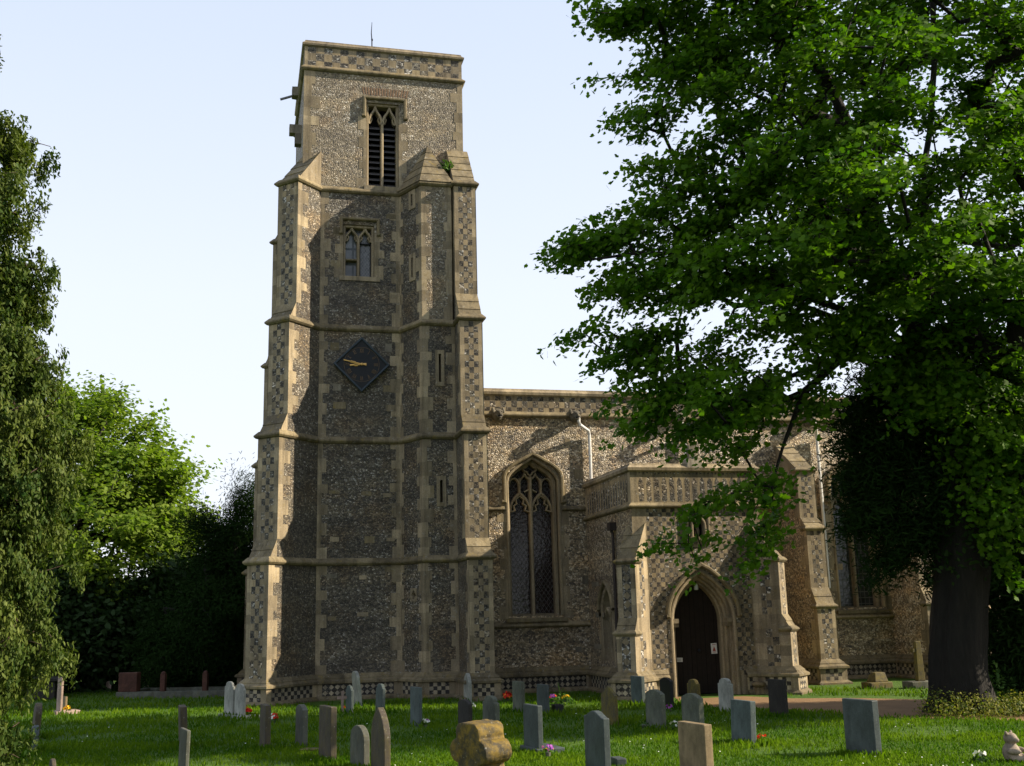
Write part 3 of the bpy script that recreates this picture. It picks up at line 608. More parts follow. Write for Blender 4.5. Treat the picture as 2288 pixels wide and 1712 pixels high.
for x, zb in ((10.05, 5.9), (13.45, 5.6), (18.1, 2.83)):
    mb = MB(); s = .42 if x < 12 else .2
    tube(mb, [(x, 31.9, 8.16), (x, 31.9, 8.02), (x+.04, 31.92, 7.93), (x+s-.04, 32.14, 7.78), (x+s, 32.2, 7.66), (x+s, 32.2, zb)], .05, 'white_pipe', 10)
    for z in (7.0, 5.7, 4.2): 
        if z > zb: tube(mb, [(x+s, 32.2, z), (x+s, 32.2, z+.05)], .062, 'white_pipe', 10)
    mb.build('downpipe', church)

# ---- porch
PX0, PX1, PY = 10.28, 14.05, 28.2; PF = Fr((PX0, PY), (PX1, PY)); PW = Fr((PX0, NY), (PX0, PY)); dc = 12.19-PX0
def uvtess(mb, fr, outer, holes, mat, cell, reveal=0):
    k = len(mb.f); tess(mb, fr, outer, holes, mat, reveal)
    for i in range(k, len(mb.f)):
        if mb.keys[mb.m[i]] == mat: mb.uv[i] = [((Vector(mb.v[q][:2])-Vector(fr.o[:2])).length/cell, mb.v[q][2]/cell) for q in mb.f[i]]
def dhole(a, zs, za, n=10): return [(dc-a, 0), (dc+a, 0)] + arch(dc-a, dc+a, zs, za, n)[::-1]
nic = [(dc-.17, 4.22), (dc+.17, 4.22), *arch(dc-.17, dc+.17, 4.5, 4.78, 5, 'ogee')[::-1]]
mb = MB(); L = PX1-PX0
uvtess(mb, PF, [(.42, .5), (dc-.93, .5), *arch(dc-.93, dc+.93, 2.0, 3.28, 10), (dc+.93, .5), (L-.42, .5), (L-.42, 5.0), (.42, 5.0)], [nic], 'chequer', .125, .16)
for a, b in ((0, .42), (L-.42, L)): stack(mb, PF.pt(a, 0)[:2], PF.pt(b, 0)[:2], .5, 5.0, 'stone', .42)
for a, b in ((.42, dc-.93), (dc+.93, L-.42)): wall(mb, PF.pt(a, 0)[:2], PF.pt(b, 0)[:2], 0, .5, 'stone')
lan = [(1.17, .88), (2.2, .88), *arch(1.17, 2.2, 2.3, 2.95, 6)[::-1]]
tess(mb, PW, rect(0, PW.L, .3, 5.02), [lan], 'flint_nave', .3)
wall(mb, (PX1, PY), (PX1, NY), .3, 5.02, 'flint_nave')
mb.add([(PX0+.25, PY+.25, 5.7), (PX1-.25, PY+.25, 5.7), (PX1-.25, NY, 5.8), (PX0+.25, NY, 5.8)], 'lead')
for k in range(4): mb.add([PW.pt(*p, -.006) for p in rect(.3+.8*random.random(), .6+1.2*random.random(), 1.2+k*.9, 1.34+k*.9)][:4], 'stone_grey')
porch = mb.build('porch', church)
mb = MB(); chequer_face(mb, (PX0, PY), (PX1, PY), 5.12, 6.02, .2, 15, 1, mat='arcade'); chequer_face(mb, (PX0, NY), (PX0, PY), 5.12, 6.02, .2, 17, 1, mat='arcade'); chequer_face(mb, (PX1, PY), (PX1, NY), 5.12, 6.02, .2, 17, 1, mat='arcade'); mb.build('parapet', porch)
PP = [(PX0, NY), (PX0, PY), (PX1, PY), (PX1, NY)]
mb = MB(); sweep(mb, PP, [(0, 5.98), (.07, 6.02), (.08, 6.1), (.0, 6.17), (-.02, 6.22), (-.18, 6.23), (-.28, 6.17), (-.28, 5.6)], 'stone', blk=.7)
mb.build('coping', porch)
mb = MB(); mb.hexa([(11.95, 28.12), (12.43, 28.12), (12.43, 28.6), (11.95, 28.6)], 6.1, 6.36, 'stone_grey', top=[(12.0, 28.17), (12.38, 28.17), (12.38, 28.55), (12.0, 28.55)]); mb.hexa([(12.08, 28.25), (12.3, 28.25), (12.3, 28.47), (12.08, 28.47)], 6.36, 6.75, 'stone_grey'); mb.build('cross_stump', porch)
mb = MB(); string(mb, PP, 5.06, .1, .16); mb.build('string_course', porch)
PST = [(1.70, 2.08, .72), (3.56, 4.6, .52)]
buttress('buttress', (PX0, PY), (-1, -1), .27, PST, lin=-.27, ltop=-.27, fmat='diamond', cols=1, m=.15, side='chequer', drip=True, fh=1.0)
buttress('buttress', (PX1, PY), (1, -1), .27, PST, lin=-.27, ltop=-.27, fmat='diamond', cols=1, m=.15, side='chequer', drip=True, fh=1.0)
mb = MB()
def dpth(O, d, hw, L):
    d = Vector(d).normalized(); e = Vector((-d.y, d.x)); O = Vector(O); return [tuple(O-d*hw-e*hw), tuple(O+d*L-e*hw), tuple(O+d*L+e*hw), tuple(O-d*hw+e*hw)]
b1, b2 = dpth((PX0, PY), (-1, -1), .27, .74), dpth((PX1, PY), (1, -1), .27, .74)
plinth(mb, [(PX0, NY-.2)] + b1 + [(PX0+dc-1.1, PY)], ['c', 's', 'd', 'c', 'c']); mb.build('plinth', porch); mb = MB(); plinth(mb, [(PX0+dc+1.1, PY)] + b2 + [(PX1, NY-.2)], ['c', 'c', 'd', 's', 'c'])
mb.build('plinth', porch)
dw = empty('doorway', parent=church); mb = MB()
def ring(a, zs, za, w, d0, d1, mat='stone'): bar(mb, PF, [(dc-a, 0), *arch(dc-a, dc+a, zs, za, 12), (dc+a, 0)], w, d0, d1, mat)
ring(.92, 2.0, 3.27, .10, -.03, .14); ring(.84, 2.0, 3.18, .09, .10, .30); ring(.765, 2.0, 3.09, .08, .24, .46); ring(.70, 2.0, 3.01, .07, .38, .74)
bar(mb, PF, [(dc-1.09, 2.1), *arch(dc-1.03, dc+1.03, 2.1, 3.44, 12), (dc+1.09, 2.1)], .11, -.13, .02, 'stone_mossy')
for s in (-1, 1): mb.hexa([PF.pt(dc+s*.80-.10, 0, .02)[:2], PF.pt(dc+s*.80+.10, 0, .02)[:2], PF.pt(dc+s*.80+.10, 0, .5)[:2], PF.pt(dc+s*.80-.10, 0, .5)[:2]], 1.9, 2.02, 'stone', top=None); mb.hexa([PF.pt(dc+s*.80-.1, 0, .05)[:2], PF.pt(dc+s*.80+.1, 0, .05)[:2], PF.pt(dc+s*.80+.1, 0, .5)[:2], PF.pt(dc+s*.80-.1, 0, .5)[:2]], 1.8, 1.9, 'stone')
mb.build('arch', dw)
for s in (-1, 1):
    mb = MB(); n = 5
    for k in range(n):
        a, b = sorted((dc+s*.7*k/n+s*.004, dc+s*.7*(k+1)/n-s*.004)); um = (a+b)/2
        top = lambda u: min((z for q, z in [(abs(q-u), z) for q, z in arch(dc-.7, dc+.7, 2.0, 3.02, 30)] if True), key=lambda z: 0) if False else min([(abs(q-u), z) for q, z in arch(dc-.7, dc+.7, 2.0, 3.02, 40)])[1]
        dd = .60+.008*(k % 2); poly = [(a, .02), (b, .02), (b, top(b)), (a, top(a))]
        mb.add([PF.pt(*p, dd) for p in poly], 'oak_dark'); mb.add([PF.pt(b, .02, dd), PF.pt(b, .02, dd+.05), PF.pt(b, top(b), dd+.05), PF.pt(b, top(b), dd)], 'oak_dark')
    mb.add([PF.pt(*p, .66) for p in sorted([(dc, 0), (dc+s*.75, 0)])[:1]+[(dc+max(0, s)*.75, 0), (dc+max(0, s)*.75, 2.6), (dc-max(0, -s)*.75, 2.9)]], 'dark')
    leafd = mb.build('door_leaf', dw)
mb = MB(); blob(mb, PF.pt(dc+.07, 1.15, .56), (.05, .05, .05), 'iron', 8, 6); mb.build('handle', dw)
# porch side window
pw = empty('porch_window', parent=church); mb = MB(); q = (1.17+2.2)/2
bar(mb, PW, [(1.2, .88), *arch(1.2, 2.17, 2.3, 2.93, 6), (2.17, .88)], .1, -.02, .28, 'stone'); bar(mb, PW, [(1.0, 2.32), *arch(1.08, 2.3, 2.35, 3.1, 7), (2.36, 2.32)], .1, -.1, .02, 'stone_mossy'); flat_quoin(mb, PW, 1.16, .8, 2.3, .1, .2, side=-1); flat_quoin(mb, PW, 2.21, .8, 2.3, .1, .2); mb.build('frame', pw)
mb = MB(); bar(mb, PW, [(q, .88), (q, 2.3)], .1, .06, .28)
for a, b in ((1.24, q), (q, 2.13)): bar(mb, PW, arch(a, b, 2.05, 2.35, 6), .07, .06, .28)
mb.build('tracery', pw); mb = MB(); mb.add([PW.pt(*p, .26) for p in lan], 'leaded_glass', uv=lan); mb.build('pane', pw)
mb = MB(); tube(mb, [(PX0-.12, 29.6, 4.5), (PX0-.08, 29.6, 4.4), (PX0-.08, 29.6, .1)], .045, 'dark_pipe'); mb.hexa([(PX0-.2, 29.48), (PX0-.01, 29.48), (PX0-.01, 29.72), (PX0-.2, 29.72)], 4.5, 4.72, 'dark_pipe'); mb.build('downpipe', church)
# niche above the door
ni = empty('statue_niche', parent=church); mb = MB(); bar(mb, PF, [(dc-.19, 4.2), *arch(dc-.19, dc+.19, 4.48, 4.86, 8, 'ogee'), (dc+.19, 4.2)], .06, -.08, .03); mb.hexa([PF.pt(dc-.26, 0, -.1)[:2], PF.pt(dc+.26, 0, -.1)[:2], PF.pt(dc+.26, 0, .02)[:2], PF.pt(dc-.26, 0, .02)[:2]], 4.1, 4.2, 'stone')
blob(mb, PF.pt(dc, 4.93, -.04), (.05, .05, .08), 'stone', 8, 6)
for s in (-1, 1): bar(mb, PF, [(dc+s*.3, 4.0), (dc+s*.3, 4.85)], .07, -.07, .02); blob(mb, PF.pt(dc+s*.3, 4.9, -.03), (.035, .035, .09), 'stone', 6, 5)
mb.build('canopy', ni); mb = MB(); mb.add([PF.pt(*p, .15) for p in nic], 'dark'); blob(mb, PF.pt(dc, 4.36, .07), (.07, .05, .15), 'stone_grey', 10, 8); blob(mb, PF.pt(dc, 4.55, .06), (.045, .045, .055), 'stone_grey', 8, 6); mb.build('carved_figure', ni)

# things fixed to or hung from the church
def on_wall(name, fr, pts_build, label, cat):
    mb = MB(); pts_build(mb); return tag(mb.build(name), label, cat)
CF = Fr((3.415, TY0), (4.415, TY0)); CZ = 9.75; R_ = .81
clk = empty('tower_clock', (3.415, TY0, CZ)); tag(clk, 'dark blue diamond shaped clock with gilt hands on the tower wall', 'clock')
def cpart(name, mb, parent=None):
    o = mb.build(name, None, loc=(3.415, TY0, CZ)); o.location = (0, 0, 0); o.parent = parent or clk; return o
dia = [(0, CZ-R_), (R_, CZ), (0, CZ+R_), (-R_, CZ)]
mb = MB(); mb.add([CF.pt(*p, -.14) for p in dia], 'clock_blue')
for i in range(4): a, b = dia[i], dia[(i+1) % 4]; mb.add([CF.pt(*a, 0), CF.pt(*b, 0), CF.pt(*b, -.14), CF.pt(*a, -.14)], 'clock_edge')
cpart('dial', mb)
mb = MB(); bar(mb, CF, dia, .07, -.19, -.12, 'clock_edge', True); cpart('frame', mb)
def stroke(mb, c, ang, pts, w, mat, d0, d1):
    ca, sa = math.cos(ang), math.sin(ang); bar(mb, CF, [(c[0]+x*ca-y*sa, c[1]+x*sa+y*ca) for x, y in pts], w, d0, d1, mat)
for k, t in enumerate(('XII', 'I', 'II', 'III', 'IIII', 'V', 'VI', 'VII', 'VIII', 'IX', 'X', 'XI')):
    th = math.pi/2-k*math.pi/6; c0 = (.43*math.cos(th), CZ+.43*math.sin(th)); an = th-math.pi/2
    mb = MB(); wd = {'I': .032, 'V': .06, 'X': .06}; tw = sum(wd[q] for q in t); x = -tw/2
    for q in t:
        m_ = x+wd[q]/2; h = .065
        if q == 'I': ss = [[(m_, -h), (m_, h)]]
        elif q == 'V': ss = [[(m_-.022, h), (m_, -h)], [(m_+.022, h), (m_, -h)]]
        else: ss = [[(m_-.022, h), (m_+.022, -h)], [(m_+.022, h), (m_-.022, -h)]]
        for s_ in ss: stroke(mb, c0, an, s_, .016, 'gilt_dull', -.15, -.138)
        x += wd[q]
    cpart('numeral', mb)
mb = MB()
for k in range(48): bar(mb, CF, [(.53*math.cos(a), CZ+.53*math.sin(a)) for a in (k*math.pi/24, (k+1)*math.pi/24+.002)], .012, -.146, -.138, 'gilt_dull')
cpart('minute_ring', mb)
for nm, ang, l, w_, d_ in (('minute_hand', math.radians(90-47*6), .56, .035, -.185), ('hour_hand', math.radians(90-(8+47/60)*30), .36, .05, -.17)):
    mb = MB(); stroke(mb, (0, CZ), ang, [(-.14, 0), (l*.55, 0), (l, 0)], w_, 'gilt', d_-.012, d_); stroke(mb, (0, CZ), ang, [(l*.35, 0), (l*.5, .0), (l*.62, 0)], w_*1.9, 'gilt', d_-.012, d_); blob(mb, CF.pt(0, CZ, d_), (.045, .02, .045), 'gilt', 8, 6); cpart(nm, mb)

def note(u, z, a, b, tilt, label, red=False):
    ca, sa = math.cos(tilt), math.sin(tilt); mb = MB(); q = [(u+x*ca-y*sa, z+x*sa+y*ca) for x, y in ((-a, -b), (a, -b), (a, b), (-a, b))]
    mb.add([PF.pt(*p, .545) for p in q], 'paper')
    for i in range(4): mb.add([PF.pt(*q[i-1], .545), PF.pt(*q[i], .545), PF.pt(*q[i], .555), PF.pt(*q[i-1], .555)], 'paper')
    o = tag(mb.build('notice'), label, 'notice', 'notices on the porch door')
    if red:
        mb = MB(); mb.add([PF.pt(u+x, z+y, .541) for x, y in ((-a*.55, -b*.5), (a*.55, -b*.5), (0, b*.45))], 'red_ink')
        for y in (-.75, .65): mb.add([PF.pt(*p, .541) for p in rect(u-a*.6, u+a*.6, z+b*y, z+b*(y+.1))], 'red_ink')
        mb.build('print', o)
    else:
        mb = MB()
        for y in (-.45, .3): mb.add([PF.pt(u+x*ca-yy*sa, z+x*sa+yy*ca, .541) for x, yy in ((-a*.7, b*y-.004), (a*.7, b*y-.004), (a*.7, b*y+.006), (-a*.7, b*y+.006))], 'slate_louvre')
        mb.build('print', o)
note(dc-.56, .93, .12, .055, -.03, 'small wide white notice low on the left of the dark porch door'); note(dc+.50, 1.2, .085, .14, .02, 'upright white notice with red warning picture on the porch door', True)
lp = empty('porch_lamp', (PX0+dc-.02, PY+.32, 2.78)); tag(lp, 'small white lantern hanging under the porch arch', 'lamp')
mb = MB(); tube(mb, [(0, 0, 0), (0, 0, .04), (0, 0, .13), (0, 0, .17)], [.055, .065, .05, .03], 'lamp_glass', 10); o = mb.build('shade', lp)
mb = MB(); tube(mb, [(0, 0, .17), (0, 0, .27)], .018, 'iron', 6); mb.build('stem', lp)
# ------------------------------------------------------------------ ground
mb = MB(); mb.add([(-500, -60, 0), (700, -60, 0), (700, 900, 0), (-500, 900, 0)], 'lawn'); tag(mb.build('lawn'), kind='structure')
def sheet(name, px, z, mat):
    mb = MB(); P = [onZ(*p) for p in px]; mb.add([(p.x, p.y, z) for p in P][::-1], mat); o = mb.build(name); tag(o, kind='structure')
    if o.data.polygons[0].normal.z < 0: o.data.flip_normals()
    return o
sheet('gravel_path', [(1505, 1556), (1560, 1561), (1660, 1556), (1770, 1561), (1900, 1560), (2040, 1563), (2300, 1578), (2900, 1600), (2900, 1640), (2300, 1612), (2000, 1604), (1850, 1594), (1760, 1585), (1650, 1581), (1580, 1580), (1520, 1570)], .005, 'gravel')
sheet('track', [(-300, 1538), (140, 1537), (330, 1532), (430, 1529), (430, 1531), (330, 1535), (140, 1541), (-300, 1543)], .005, 'gravel')

# ------------------------------------------------------------------ gravestones (laid out from a survey of the photo: face edge, corner, edge side, top, foot)
def profile(shape, w, h):
    n = 12
    if shape == 'round': r = w*.32; return [(0, 0), (w, 0), (w, h-r)] + [(w/2+w/2*math.cos(math.pi*k/n), h-r+r*math.sin(math.pi*k/n)) for k in range(1, n)] + [(0, h-r)]
    if shape == 'gothic': return [(0, 0), (w, 0)] + arch(0, w, h-w*.62, h, 8)[::-1]
    if shape == 'point': return [(0, 0), (w, 0), (w, h-w*.3), (w*.52, h), (w*.48, h), (0, h-w*.3)]
    if shape == 'dome':
        s = w*.14; r = w*.16; return [(0, 0), (w, 0), (w, h-r*1.3), (w-s, h-r*1.25)] + [(w/2+(w/2-s)*math.cos(math.pi*k/n), h-r+r*math.sin(math.pi*k/n)) for k in range(0, n+1)] + [(s, h-r*1.25), (0, h-r*1.3)]
    if shape == 'wave': return [(0, 0), (w, 0)] + [(w-w*k/n, h-.05*w+.06*w*math.cos(2*math.pi*k/n*1.0+math.pi)+.0*w) for k in range(0, n+1)]
    if shape == 'curve': return [(0, 0), (w, 0)] + [(w-w*k/n, h-w*.13*(1-math.sin(math.pi*k/n))) for k in range(0, n+1)]
    return [(0, 0), (w, 0), (w, h-.004), (0, h)]
NG = 0
def grave(lx, cx, rx, top, base, mat, shape, label, w=.66, lean=0, leanx=0, slab=None, cat='gravestone', name='gravestone', zb=-.06):
    B = onZ(cx, base); dep = (B-cC).dot(cF); s = FPX/dep; a, b = (cx-lx)/s, (rx-cx)/s; phi = math.atan2(B.x, B.y)
    dl = phi-math.asin(max(.05, min(.97, a/w))); t = max(.06, min(.3, b/s*s/math.cos(phi-dl)))
    h = onY((lx+cx)/2, top, B.y).z
    P = profile(shape, w, h); P = [(u, z if z > 0 else zb) for u, z in P]; mb = MB(); n = len(P)
    A = [(0, u, z) for u, z in P]; Bk = [(t, u, z) for u, z in P]
    mb.add(A[::-1], mat); mb.add(Bk, mat)
    for i in range(n): j = (i+1) % n; mb.add([A[i], A[j], Bk[j], Bk[i]], mat)
    root = empty(name, (B.x, B.y, 0)) if slab else None
    o = mb.build('stone' if slab else name, root, bevel=.012)
    if not slab: o.location = (B.x, B.y, 0)
    q = root or o; q.rotation_euler = (math.radians(leanx), math.radians(lean), -dl)
    tag(q, label, cat, 'gravestones on the lawn')
    if slab:
        e1, e2, hh, sm = slab; mb = MB(); mb.box((-e1, -.06, -.05), (t+e2, w+.06, hh), sm); mb.build('base', root, bevel=.01)
    return q
G = grave
G(68, 73, 86, 1573, 1655, 'gs_brown', 'round', 'tall thin brown headstone seen edge on at far left beside the conifer', lean=3)
G(65, 69, 81, 1623, 1684, 'gs_blue', 'round', 'short pale grey headstone seen edge on before the tall brown one by the conifer', .5, lean=3)
G(399, 404, 419, 1580, 1672, 'gs_brown', 'flat', 'dark brown leaning headstone seen edge on, farther of the pair left of centre', lean=-3)
G(396, 411, 417, 1633, 1745, 'gs_grey', 'flat', 'plain grey headstone with yellow lichened edge at the bottom edge left of centre', .6, lean=1)
G(106, 113, 118, 1700, 1765, 'gs_brown', 'round', 'brown headstone top just showing at the bottom edge near the conifer', .5)
G(125, 133, 137, 1513, 1597, 'gs_pink', 'flat', 'sunlit pinkish square headstone with yellow flowers at its foot on the left', .5, slab=(.1, .45, .08, 'gs_pink'))
G(139, 144, 146, 1557, 1591, 'gs_sand', 'flat', 'tiny sandy marker stone right of the sunlit pinkish headstone', .3)
G(500, 519, 523, 1524, 1604, 'gs_white', 'dome', 'white shouldered headstone, left one of the white pair by the tower corner', .55, slab=(.12, .3, .07, 'gs_white'))
G(523, 543, 547, 1529, 1607, 'gs_white', 'dome', 'white shouldered headstone, right one of the white pair beside red flowers', .55, slab=(.12, .35, .07, 'gs_white'))
G(579, 592, 604, 1577, 1674, 'gs_brown', 'flat', 'square brown headstone flecked with white lichen beside the red and white posy', .62)
G(659, 675, 687, 1577, 1672, 'gs_grey', 'curve', 'grey weathered headstone with curved top and a fallen slab at its foot', .62)
G(711, 738, 752, 1581, 1702, 'gs_brown', 'flat', 'thick dark brown flat topped headstone in the front row left of centre', .66)
G(781, 812, 826, 1625, 1722, 'gs_grey', 'round', 'short grey round topped headstone at the bottom edge left of the tall brown pointed one', .62)
G(827, 858, 873, 1585, 1735, 'gs_brown', 'gothic', 'tall dark brown pointed headstone with orange lichened edge at the bottom edge', .7)
G(791, 803, 810, 1500, 1577, 'gs_white', 'round', 'pale round topped headstone leaning left against the tower plinth', .55, lean=-6)
G(772, 784, 790, 1533, 1594, 'gs_blue', 'dome', 'small blue grey headstone in front of the leaning pale one', .5)
G(838, 853, 860, 1529, 1592, 'gs_blue', 'dome', 'light blue grey headstone leaning right below the diamond plinth of the tower', .5, lean=2)
G(916, 937, 944, 1537, 1624, 'gs_blue', 'flat', 'plain blue grey headstone with ornaments at its foot below the stair turret', .55)
G(1036, 1047, 1055, 1505, 1569, 'gs_white', 'gothic', 'pale pointed headstone close to the buttress right of the turret', .5)
G(1023, 1048, 1057, 1565, 1645, 'gs_dark', 'curve', 'dark mossy headstone with a white posy behind, left of the golden cross', .6)
G(1078, 1107, 1118, 1557, 1640, 'gs_green', 'dome', 'grey green headstone with rounded shoulders just behind the golden lichened cross', .6)
G(1145, 1166, 1174, 1524, 1591, 'gs_green', 'flat', 'pale green grey headstone beside bright red flowers under the nave window', .55)
G(1200, 1220, 1229, 1531, 1599, 'gs_slate', 'flat', 'purplish grey headstone under the nave window, right of the pale green one', .55)
G(1170, 1203, 1215, 1578, 1688, 'gs_slate', 'flat', 'polished blue grey headstone on a wide base slab with purple flowers', .62, slab=(.05, .35, .1, 'gs_slate'))
G(1307, 1352, 1367, 1594, 1735, 'gs_slate', 'wave', 'large dark slate headstone with serpentine top at the bottom edge', .7)
G(1344, 1376, 1383, 1535, 1622, 'gs_moss', 'point', 'dark mossy headstone with a pointed top left of the porch', .62)
G(1411, 1435, 1443, 1512, 1578, 'gs_blue', 'flat', 'blue grey slab headstone touching the left porch buttress in view', .55)
G(1444, 1480, 1490, 1543, 1631, 'gs_green', 'curve', 'green grey headstone with green plants at its foot in front of the porch', .62, slab=(.1, .12, .06, 'gs_grey'))
G(1476, 1500, 1507, 1515, 1584, 'gs_black', 'curve', 'black polished headstone in front of the left side of the porch doorway', .55)
G(1537, 1559, 1567, 1519, 1578, 'gs_moss', 'dome', 'small mossy headstone with shoulders in the middle of the porch doorway', .5)
G(1525, 1564, 1576, 1552, 1640, 'gs_green', 'curve', 'grey headstone with curved top behind the tan sandstone one', .62)
G(1607, 1633, 1642, 1517, 1593, 'gs_white', 'dome', 'pale white headstone with domed top before the right side of the doorway', .56)
G(1518, 1579, 1597, 1621, 1735, 'gs_sand', 'flat', 'tan sandstone flat topped headstone with sunlit side at the bottom edge', .72)
G(1634, 1678, 1691, 1568, 1666, 'gs_blue', 'flat', 'light blue grey headstone leaning right beside the tan sandstone one', .66, lean=2.5)
G(1720, 1757, 1763, 1520, 1602, 'gs_dark', 'flat', 'dark brown headstone on the gravel path edge by the right porch buttress', .62)
G(1892, 1958, 1972, 1567, 1692, 'gs_slate', 'flat', 'dark slate square headstone standing alone at the right of the lawn', .72)
G(236, 243, 248, 1523, 1546, 'gs_pink', 'curve', 'small far pale stone under the background trees', .4)
mb = MB(); B = onZ(700, 1679); mb.hexa([(B.x-.25, B.y-.1), (B.x+.35, B.y-.22), (B.x+.42, B.y+.05), (B.x-.2, B.y+.2)], -.02, .05, 'gs_moss'); tag(mb.build('stone_slab', bevel=.01), 'mossy broken slab lying flat in the grass at the foot of a grey headstone', 'stone slab')
mb = MB(); B = onZ(1240, 1596); mb.box((B.x, B.y, 0), (B.x+.22, B.y+.3, .2), 'gs_black'); tag(mb.build('vase_block', bevel=.015), 'low dark stone vase block beside the purplish grey headstone', 'vase block')
mb = MB(); B = onZ(1378, 1715); mb.box((B.x, B.y, 0), (B.x+.16, B.y+.3, .12), 'gs_slate'); tag(mb.build('vase_block', bevel=.015), 'low slate block beside the serpentine topped headstone at the bottom edge', 'vase block')

# golden lichened cross in the foreground: lobed head on a splayed shaft
def lichen_cross():
    B = onZ(1082, 1862); mb = MB(); H = onY(1100, 1610, B.y).z; k = 1.0
    def arc(cy, cz, r, a0, a1, n=7): return [(cy+r*math.cos(math.radians(a0+(a1-a0)*i/n)), cz+r*math.sin(math.radians(a0+(a1-a0)*i/n))) for i in range(n+1)]
    R = [(.40, -.1), (.40, H-.66), (.35, H-.55), (.27, H-.48), (.19, H-.455), (.18, H-.42)] + arc(.21, H-.29, .12, -95, 75) + [(.2, H-.165)] + arc(.10, H-.11, .11, -10, 90)
    prof = [(u, z*k) for u, z in R] + [(-u, z*k) for u, z in R[::-1][1:]]
    t = .34; A = [(-t/2, u, z) for u, z in prof]; Bk = [(t/2, u, z) for u, z in prof]; n = len(prof)
    for t_ in tessellate_polygon([[Vector((u, z, 0)) for u, z in prof]]): mb.add([A[i] for i in t_], 'gs_lichen'); mb.add([Bk[i] for i in t_], 'gs_lichen')
    for i in range(n): j = (i+1) % n; mb.add([A[i], A[j], Bk[j], Bk[i]], 'gs_lichen')
    o = fuse(mb.build('gravestone', smooth=True), .014); tx = bpy.data.textures.new('pitting', 'CLOUDS'); tx.noise_scale = .05; tx.noise_depth = 3; dm = o.modifiers.new('pitting', 'DISPLACE'); dm.texture = tx; dm.strength = .016; dm.mid_level = .55; o.location = (B.x, B.y, 0); o.rotation_euler = (0, math.radians(-2), math.radians(24))
    tag(o, 'thick lobed stone cross covered in golden lichen at the bottom centre', 'gravestone', 'gravestones on the lawn')
lichen_cross()
# tall plain stone cross, broken stepped base, staddle stone
B = onZ(2058, 1537); cr = empty('stone_cross', (B.x, B.y, 0)); tag(cr, 'grey stone cross on a block in the shade left of the big trunk', 'stone cross')
mb = MB(); mb.hexa([(-.11, -.08), (.11, -.08), (.11, .08), (-.11, .08)], .18, 1.25, 'gs_moss', top=[(-.08, -.07), (.08, -.07), (.08, .07), (-.08, .07)]); mb.box((-.18, -.06, .95), (.18, .06, 1.05), 'gs_moss'); mb.build('cross', cr, bevel=.01)
mb = MB(); mb.box((-.42, -.25, -.05), (.42, .25, .18), 'gs_grey'); mb.build('base', cr, bevel=.015)
B = onZ(1960, 1537); mb = MB(); mb.hexa([(-.45, -.2), (.35, -.25), (.42, .3), (-.3, .3)], -.03, .16, 'gs_moss'); mb.hexa([(-.2, -.16), (.25, -.2), (.25, .2), (-.2, .2)], .16, .42, 'gs_moss', top=[(-.13, -.1), (.2, -.14), (.17, .14), (-.1, .1)])
o = mb.build('cross_base', bevel=.02); o.location = (B.x, B.y, 0); o.rotation_euler.z = .2; tag(o, 'broken mossy stepped stone stump on the grass below the nave', 'stone stump')
B = onZ(1697, 1551); st = empty('staddle_stone', (B.x, B.y, 0)); tag(st, 'squat mushroom shaped staddle stone right of the porch doorway', 'staddle stone')
mb = MB(); mb.hexa([(-.15, -.15), (.15, -.15), (.15, .15), (-.15, .15)], -.03, .2, 'gs_sand', top=[(-.09, -.09), (.09, -.09), (.09, .09), (-.09, .09)]); mb.build('stem', st, bevel=.04)
mb = MB(); blob(mb, (0, 0, .25), (.19, .19, .085), 'gs_sand', 18, 10); mb.build('cap', st, smooth=True)
# kerbed tomb and chest tomb at the back left
A, Bp = onZ(258, 1562), onZ(505, 1558); ex = (Bp-A).normalized(); ey = Vector((-ex.y, ex.x, 0)); Lk = (Bp-A).length
def orient(o): o.location = (A.x, A.y, 0); o.rotation_euler.z = math.atan2(ex.y, ex.x); return o
tb = empty('kerbed_tomb', (A.x, A.y, 0)); tb.rotation_euler.z = math.atan2(ex.y, ex.x); tag(tb, 'low grey kerbed tomb with red granite block and posts under the dark trees', 'tomb')
mb = MB()
for lo, hi in (((0, 0, -.05), (Lk, .16, .2)), ((0, 2.0, -.05), (Lk, 2.16, .2)), ((0, .16, -.05), (.16, 2.0, .2)), ((Lk-.16, .16, -.05), (Lk, 2.0, .2))): mb.box(lo, hi, 'gs_grey')
mb.build('kerb', tb, bevel=.01)
mb = MB(); mb.box((.05, .02, .2), (.66, .3, .78), 'gs_red'); mb.build('headstone', tb, bevel=.02)
for x in (1.42, 2.78):
    mb = MB(); mb.hexa([(x, .01), (x+.15, .01), (x+.15, .15), (x, .15)], .2, .72, 'gs_red'); blob(mb, (x+.075, .08, .73), (.08, .08, .07), 'gs_red', 8, 6); mb.build('post', tb)
B = onZ(52, 1566); mb = MB(); mb.box((B.x, B.y, 0), (B.x+.9, B.y+1.8, .55), 'gs_dark'); mb.box((B.x-.08, B.y-.08, .55), (B.x+.98, B.y+1.88, .64), 'gs_dark'); tag(mb.build('chest_tomb', bevel=.015), 'dark chest tomb in the shade under the conifer at far left', 'tomb')
# wooden grave marker
B = onZ(765, 1592); mb = MB(); mb.box((B.x-.03, B.y-.02, -.02), (B.x+.03, B.y+.02, .5), 'gs_pink'); mb.box((B.x-.13, B.y-.018, .32), (B.x+.13, B.y+.018, .38), 'gs_pink'); tag(mb.build('grave_marker'), 'small pale wooden cross with red posy left of the small blue grey headstone', 'grave marker')
